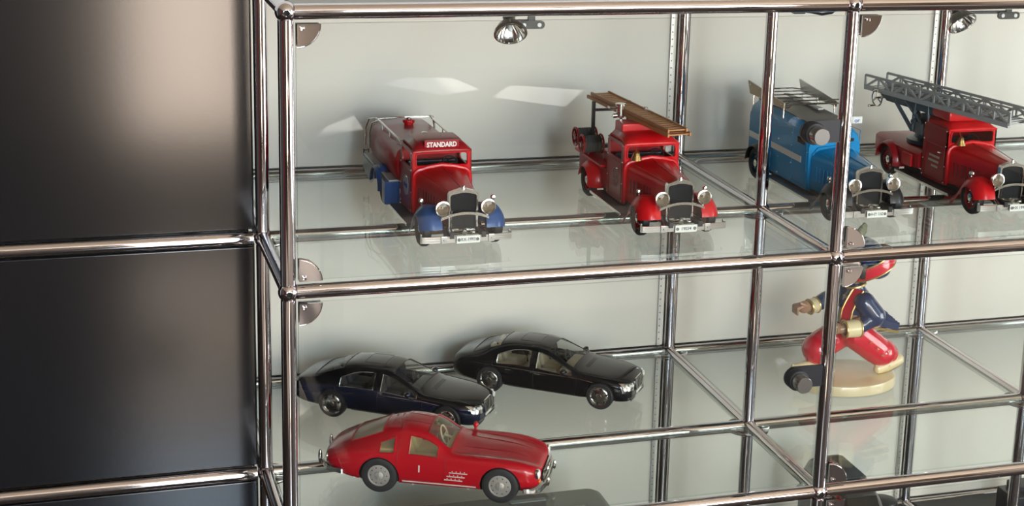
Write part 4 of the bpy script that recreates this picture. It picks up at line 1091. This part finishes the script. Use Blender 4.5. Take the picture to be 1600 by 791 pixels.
body = sculpt('body', [
    ('c', (.004, 0, .098), (.012, 0, .140), .026, .028), ('c', (.012, 0, .140), (.010, 0, .165), .026, .014), ('c', (.010, 0, .165), (.006, 0, .190), .0115, .0115),
    ('b', (-.002, 0, .212), .030, (1.0, .88, 1.1)), ('b', (-.010, 0, .198), .020, (1.1, .85, .8)), ('c', (-.031, 0, .212), (-.038, 0, .204), .0035, .0055),
    ('b', (-.024, 0, .188), .008, (1.1, 1.2, .8)), ('b', (-.004, -.0262, .206), .0065, (.8, .45, 1.2)), ('b', (-.004, .0262, .206), .0065, (.8, .45, 1.2)),
    ('b', (-.029, 0, .1955), .0050, (.7, 2.0, .6)),
    # near arm: shoulder, elbow behind, forearm forwards
    ('c', (.010, -.026, .152), (.028, -.032, .126), .013, .011), ('c', (.028, -.032, .126), (-.030, -.030, .108), .011, .0075)] + hand((-.040, -.030, .110), -1, 1.15) + [
    # far arm stretched forwards
    ('c', (.006, .026, .152), (-.028, .034, .138), .013, .010), ('c', (-.028, .034, .138), (-.062, .026, .130), .010, .008)] + hand((-.072, .024, .132), -1, 1.25) + [
    # legs
    ('c', (.000, -.010, .094), (.042, -.012, .052), .017, .013), ('c', (.042, -.012, .052), (.076, -.012, .044), .013, .009),
    ('c', (.000, .010, .094), (-.048, .014, .056), .017, .013), ('c', (-.048, .014, .056), (-.058, .014, .034), .012, .009)], skin_m, fg, .0012, 3)
sculpt('trousers', [('b', (.004, 0, .094), .030, (1.05, .95, .9)),
    ('c', (.006, -.010, .092), (.046, -.013, .062), .026, .025), ('b', (.056, -.013, .056), .0265, (1.05, .95, .90)), ('b', (.070, -.013, .052), .018),
    ('c', (.000, .010, .092), (-.040, .014, .068), .026, .025), ('b', (-.047, .014, .060), .0275, (1, 1, 1.0))], trouser_m, fg, .0016, 4)
b = MB()                                                     # little gold stars on the trousers
for (x, z, a) in ((.022, .084, 0), (.046, .060, .4), (.060, .040, .2), (.036, .072, .8), (-.030, .072, .3), (-.052, .056, .1), (.058, .064, .5)):
    y = -.040 if x > 0 else -.0135
    for k in range(5): t_ = a + 2*pi*k/5; b.cyl((x, y, z), (x + .0032*cos(t_), y, z + .0032*sin(t_)), .0006, .0002, n=5)
st_ = b.build('trouser_stars', trim_m, fg); st_['kind'] = 'stuff'
sculpt('jacket', [('b', (.012, 0, .136), .030, (.98, 1.0, 1.05)), ('b', (.012, 0, .115), .030, (1, 1, .7)), ('c', (.012, 0, .150), (.008, 0, .170), .022, .0145),
    ('c', (.012, -.026, .150), (.029, -.033, .128), .0185, .0185), ('c', (.029, -.033, .128), (.000, -.033, .110), .0170, .0125),
    ('c', (.006, .026, .150), (-.028, .034, .138), .018, .015), ('c', (-.028, .034, .138), (-.052, .029, .132), .015, .011)], jacket_m, fg, .0016, 4)
b = MB()                                                     # pleated coat tail behind
rr = []
for i in range(6):
    f = i/5; row = []
    for k in range(25):
        g = k/24; row.append(V((.022 + .050*f, -.036 + .056*g - .006*f, .130 - .012*f + .012*sin(pi*f)*g - .005*(1-g)*(.4+.6*f) + .0026*sin(g*2*pi*7)*f)))
    for k in range(24, -1, -1):
        g = k/24; row.append(V((.020 + .048*f, -.036 + .056*g - .006*f, .117 - .009*f - .005*(1-g)*(.4+.6*f) + .0012*sin(g*2*pi*7)*f)))
    rr.append(row)
b.loft(rr); b.build('coat_tail', jacket_m, fg)
b = MB(); b.path([V((.020 + .049*k/12, -.0375 - .006*k/12, .1105 - .010*k/12)) for k in range(13)], .0024, 6); b.build('coat_hem', trim_m, fg)
b = MB(); rr = []                                            # red facing with gold edges down the front
path_ = [(.000, .170), (-.006, .160), (-.0125, .148), (-.0175, .136), (-.0195, .124), (-.0190, .112), (-.017, .100)]
for x, z in path_: rr.append([V((x-.0012, -.010, z)), V((x+.008, -.0250, z)), V((x+.0105, -.0240, z)), V((x+.002, -.008, z))])
b.loft(rr); b.build('jacket_facing', trouser_m, fg)
b = MB(); b.path([(x+.0085, -.0262, z) for x, z in path_], .0014, 6); b.path([(x-.0020, -.010, z) for x, z in path_], .0014, 6)
b.path([(.007 + .0165*cos(2*pi*k/24), .0160*sin(2*pi*k/24), .1745 + .004*cos(2*pi*k/24)) for k in range(24)], .0022, 6, True); b.build('gold_braid', trim_m, fg)
def cuff(p, q, r, nm):
    b = MB(); p, q = V(p), V(q); d = (q-p).normalized(); L = (q-p).length
    b.lathe([(r*.7, 0), (r*1.0, 0), (r*1.02, L*.2), (r*.96, L*.8), (r*1.0, L), (r*.7, L)], p, d, 24); o = b.build('cuff', cream_m, fg)
    b = MB(); u, v = b.frame(d)
    for h in (0, L): b.path([p + d*h + (u*cos(2*pi*k/24) + v*sin(2*pi*k/24))*r*1.0 for k in range(24)], .0016, 6, True)
    b.build('cuff_band', trim_m, o)
cuff((.002, -.033, .1095), (-.024, -.0315, .1080), .0150, 'n'); cuff((-.048, .029, .1325), (-.062, .026, .1310), .0125, 'f')
def shoe(name, toe, heel, r):
    toe, heel = V(toe), V(heel); d = (toe-heel)
    sculpt(name, [('c', heel, heel + d*.45, r*.95, r*1.05), ('c', heel + d*.45, toe, r*1.05, r*.78), ('c', toe, toe + V((-.004, 0, .007)), r*.55, r*.25)], cream_m, fg, .0011, 3)
    b = MB(); s_ = d.normalized(); n_ = V((0, 1, 0)).cross(s_); n_ = -n_ if n_.z > 0 else n_
    b.path([heel - s_*r*.6 + n_*r*.7, heel + n_*r*.95, heel + d*.5 + n_*r*1.0, toe + n_*r*.75, toe + s_*r*.6 + n_*r*.2], [.0018, .0032, .0036, .0030, .0016], 8); b.build('shoe_sole', trim_m, fg)
shoe('shoe', (.050, -.020, BZ+.0100), (.089, -.016, BZ+.022), .0105); shoe('shoe', (-.090, .008, BZ+.0110), (-.054, .011, BZ+.0125), .0105)
sculpt('hair', [('b', (.007, -.0245, .205), .0125, (.9, .6, 1.3)), ('b', (.007, .0245, .205), .0125, (.9, .6, 1.3)), ('b', (.010, 0, .205), .027, (.85, 1.0, .9)), ('c', (.012, -.016, .196), (.008, -.018, .184), .009, .005), ('c', (.012, .016, .196), (.008, .018, .184), .009, .005)], hair_m, fg, .0014, 3)
cap_parts = [('b', (.018, 0, .226), .036, (1.0, .95, .80), (0, .35, 0)), ('b', (.040, 0, .205), .027, (1.05, 1.0, .85), (0, .35, 0))]
sculpt('turban', cap_parts, jacket_m, fg, .0014, 4)
b = MB()
rr = []
for k in range(24):
    a = 2*pi*k/24; c = V((.0305, 0, .209)); u = V((.90, 0, .42)).normalized(); v = V((0, 1, 0)); w_ = V((-.42, 0, .90)); rad = .0385
    rr.append([c + (u*cos(a)*1.10 + v*sin(a)*.94)*rad*kk + w_*hh for kk, hh in ((.92, -.010), (1.02, -.009), (1.06, 0), (1.02, .009), (.92, .010))])
b.loft(rr, closed=True, wrap=True, caps=False); b.build('turban_band', trouser_m, fg)
b = MB()
for hh in (-.0105, .0105): b.path([c + (u*cos(2*pi*k/28)*1.10 + v*sin(2*pi*k/28)*.94)*rad*1.0 + w_*hh for k in range(28)], .0015, 6, True)
b.build('turban_braid', trim_m, fg)
b = MB(); rr = []                                            # pale leaf-shaped ornament rising at the front of the cap
for x, y, z, w_, th in ((-.012, -.006, .236, .010, .006), (-.004, -.008, .250, .013, .006), (.004, -.008, .264, .012, .005), (.009, -.007, .275, .008, .004), (.011, -.007, .281, .002, .002)):
    rr.append([V((x + w_*cos(2*pi*k/14), y + th*sin(2*pi*k/14), z + .25*w_*cos(2*pi*k/14))) for k in range(14)])
b.loft(rr); b.build('cap_ornament', olive_m, fg)
for s_ in (-1, 1):
    b = MB(); b.ball((-.0285, s_*.0105, .2170), .0050, (.55, 1, 1.15), 14); e = b.build('eye', white_paint, fg)
    MB().ball((-.0312, s_*.0108, .2165), .0024, (.45, 1, 1.1), 10).build('iris', ink, e)
    MB().path([(-.0300, s_*.0045, .2240), (-.0300, s_*.0110, .2262), (-.0260, s_*.0175, .2240)], .0009, 6).build('eyebrow', hair_m, fg)
MB().path([(-.0290, -.0090, .1960), (-.0335, 0, .1945), (-.0290, .0090, .1960)], .0011, 6).build('mouth', maroon, fg)

# ------------------------------------------------------------------ spot lamps under the glass top
def spot(loc, ax, label, bx=0):
    t = thing('spot_lamp', label, 'lamp', loc, 0, None); d = V(ax).normalized(); r = .0215
    rf = MB().lathe([(r*1.03, .0), (r*1.03, .003), (r, .0035), (r*.93, .0035)] + [(r*(.93 - .66*(k/10)**1.6), .0035 - .020*(k/10)) for k in range(1, 11)] + [(r*.30, -.0185), (r*.45, -.0165), (r*.75, -.0105), (r*.96, -.003), (r*1.03, 0)], (0,0,0), d, 36).build('reflector', nickel, t)
    b = MB(); u, v = b.frame(d)
    for k in range(18):
        a = 2*pi*k/18
        b.path([(u*cos(a) + v*sin(a))*r*(.90 - .62*(j/6)**1.6) + d*(.0028 - .0185*j/6) for j in range(7)], .0007, 4)
    b.build('facets', nickel, rf)
    MB().cyl(d*-.017, d*-.005, .0035, n=12).ball(d*-.005, .0035, n=12).build('bulb', white_lens, t)
    MB().cyl(d*-.030, d*-.018, .0085, .0085, n=18).build('socket', steel, t)
    k = V((0, 0, .0448))                                      # hangs from the glass top
    MB().path([d*-.024, d*-.026 + V((0,0,.006)), V((.0, .012, .040)), V((0, .012, .0435))], .0028, 8).build('arm', steel, t)
    b = MB(); b.prism([(.030 + bx + x, .004, .0085 + z) for x, z in rrect(.036, .0105, .0045, 5)], (0, .003, 0)); b.box((.018 + bx/2, .010, .013), (.020 + bx, .006, .004)); bk = b.build('bracket', black_satin, t)
    b = MB(); b.box((.030 + bx, .006, .026), (.010, .003, .036), bev=.0006); b.build('bracket_stem', black_satin, t)
    q = MB()
    for x in (.0195 + bx, .0405 + bx): q.cyl((x, .0042, .0085), (x, .0028, .0085), .0028, n=14); q.box((x, .0027, .0085), (.004, .0003, .0007))
    q.build('screw', white_lens, bk)
    return t
spot((.3065, .100, .3045), (-.10, -.72, -.69), 'small silver spot lamp under the glass top above the red trucks')
l2 = spot((.9870, .115, .3048), (.16, -.70, -.70), 'small silver spot lamp under the glass top above the grey lattice ladder', .050)
tc = thing('lamp_cable', 'black cable with a small connector under the glass top near the second chrome post', 'cable', (.700, .060, .3475))
MB().box((0, 0, -.0145), (.017, .010, .0065), bev=.001).build('connector', black_plastic, tc)
MB().box((.003, 0, -.0060), (.006, .006, .0120)).build('clip', black_plastic, tc)
MB().path([(.008, 0, -.0145), (.020, 0, -.0160), (.036, .002, -.0195), (.052, .004, -.0180), (.070, .008, -.0060), (.080, .010, -.0010)], .0020, 8).build('cord', black_plastic, tc)

# ------------------------------------------------------------------ things on the bottom shelf
ZB = ZS[3] + .0066
case_m = mat('grey_case', (.16, .165, .145), .45, bump=(300, .15, .0005))
gc = thing('grey_case', 'grey case with sloping rounded ends on the bottom shelf below the red coupe', 'case', (.400, .345, ZB))
rings = []
for z, w_, d_, r in ((0, .178, .075, .010), (.120, .178, .075, .010), (.165, .172, .071, .012), (.186, .158, .060, .014), (.193, .148, .052, .014)):
    rings.append([V((x, y, z)) for x, y in rrect(2*w_, 2*d_, r, 6)])
MB().loft(rings).build('shell', case_m, gc)
q = MB()
for z in (.118, .121): q.path([(x, y, z) for x, y in rrect(.358, .152, .010, 6)], .0012, 5, True)
q.build('lid_seam', black_satin, gc)
q = MB(); q.path([(.085, -.020, .193), (.085, -.020, .198), (.110, -.020, .198), (.110, -.020, .193)], .0022, 7); q.build('handle', steel, gc)
q = MB(); q.prism([(.030 + x, .030 + y, .1925) for x, y in rrect(.060, .010, .003)], (0, 0, .0018)); q.build('label_strip', silver, gc)
brown_m = mat('dark_brown', (.030, .024, .019), .35, coat=.3)
tan_m = mat('tan_panel', (.30, .22, .11), .4)
mv = thing('dark_van', 'dark brown model van with a tan side panel standing on the bottom shelf', 'toy truck', (.995, .385, ZB))
rings = []
for y, zt, w_ in ((-.110, .110, .040), (-.100, .125, .044), (-.070, .168, .046), (-.055, .180, .046), (.055, .186, .046), (.070, .178, .044)):
    rings.append([V((x, y, z)) for x, z in ((-w_, .022), (-w_, zt-.030), (-w_+.016, zt-.004), (-w_+.026, zt), (w_-.026, zt), (w_-.016, zt-.004), (w_, zt-.030), (w_, .022))])
bv = MB().loft(rings).build('body', brown_m, mv)
q = MB(); q.box((.0395, .000, .165), (.0012, .050, .026), rot=(0, -.50, 0)); q.build('side_panel', tan_m, bv)
q = MB(); q.prism([(-.030, -.0855, .147), (.030, -.0855, .147), (.028, -.073, .1645), (-.028, -.073, .1645)], (0, -.0010, .0008)); q.build('windscreen', black_gloss, bv)
q = MB(); q.box((.0, .0, .187), (.046, .090, .003), bev=.001); q.build('roof_panel', black_satin, bv)
for x in (-.044, .044):
    for y in (-.075, .050): MB().lathe([(.012, -.006), (.024, -.006), (.024, .006), (.012, .006), (0, .004)], (x, y, .024), (1 if x > 0 else -1, 0, 0), 24).build('wheel', rubber, mv)
cn = thing('black_canister', 'round black canister on the bottom shelf right of the second chrome post', 'canister', (1.105, .430, ZB))
MB().lathe([(0, 0), (.026, 0), (.027, .002), (.027, .088), (.025, .094), (.018, .0965), (0, .0970)], (0,0,0), (0,0,1), 36).build('can', black_satin, cn)
MB().lathe([(.0275, .070), (.0280, .071), (.0280, .073), (.0275, .074)], (0,0,0), (0,0,1), 36).build('lid_rim', black_plastic, cn)
bx = thing('black_box', 'small black stepped box on the bottom shelf at the right edge of the photo', 'box', (1.435, .500, ZB))
MB().box((0, 0, .022), (.060, .060, .044), bev=.002).build('box', black_plastic, bx)
MB().box((.008, .010, .050), (.040, .036, .012), bev=.002).build('lid', black_satin, bx)

# ------------------------------------------------------------------ what the glass and chrome mirror: table, sheets, added strip, mats and cloth
table_m = mat('dark_walnut', (.030, .022, .017), .95, spec=0)
tb = thing('table', 'dark wooden table standing in front of the cabinet by the windows', 'table', (1.17, -3.15, ZF))
MB().box((0, 0, .680), (1.50, 1.14, .03), bev=.004).build('tabletop', table_m, tb)
for sx in (-1, 1):
    for sy in (-1, 1): MB().box((sx*.68, sy*.50, .3325), (.06, .06, .665), bev=.004).build('leg', table_m, tb)
paper_m = mat('paper', (.55, .55, .54), .9, spec=.1)
def sheet(pts, label, z=.0006):
    z0 = ZF + .695
    o = MB().prism([(x, y, z0) for x, y in pts], (0, 0, z)).build('paper_sheet', paper_m); return tag(o, label, 'paper', 'sheets of paper on the table')
sheet([(.80, -3.44), (.95, -3.22), (1.10, -3.30), (1.06, -3.52), (.90, -3.55)], 'large white sheet on the dark table, mirrored above the tank truck')
sheet([(1.11, -3.16), (1.22, -3.36), (1.45, -3.24), (1.30, -2.97)], 'white sheet on the dark table, mirrored left of the fire engine')
sheet([(.45, -2.66), (.50, -2.80), (.61, -2.94), (.60, -2.74)], 'small white sheet at the near table corner')
sunpatch_m = mat('sunpatch_cream', (.78, .66, .52), .9, bump=(500, .5, .002))
gloss_m = mat('polished_gloss', (.020, .026, .036), .14, spec=.8)
tag(MB().box((.03, -2.25, ZF+.003), (.72, 2.3, .006), bev=.002).build('gloss_strip', gloss_m), 'polished dark strip added on the floor to mirror the terrace door', 'gloss_strip')  # unseen strip, added so its gloss carries window light into the black panel
for x, y, w_, d_, n in ((-.02, -2.38, .20, .30, 'left'), (.26, -2.38, .22, .30, 'right')):  # unseen mats, added; their pale colour stands for sunlit floor
    tag(MB().box((x, y, ZF+.011), (w_, d_, .010), bev=.004).build('sunpatch_mat', sunpatch_m), 'added cream mat standing for a sun patch on the floor, the %s one of the pair' % n, 'mat', 'mats standing for sun patches')
cu = MB(); rr = []
for k in range(61): y = -3.4 + 1.4*k/60; rr.append([V((-2.90 + .03*sin(k*1.3), y, ZF+.03)), V((-2.90 + .03*sin(k*1.3), y, 2.05)), V((-2.893 + .03*sin(k*1.3), y, 2.05)), V((-2.893 + .03*sin(k*1.3), y, ZF+.03))])
cu.loft(rr); curt = mat('burgundy_cloth', (.22, .015, .025), .85); tag(cu.build('streak_curtain', curt), 'burgundy cloth added along the left wall for red streaks in the chrome', 'streak_curtain')  # unseen cloth, added to colour the reflections in the posts
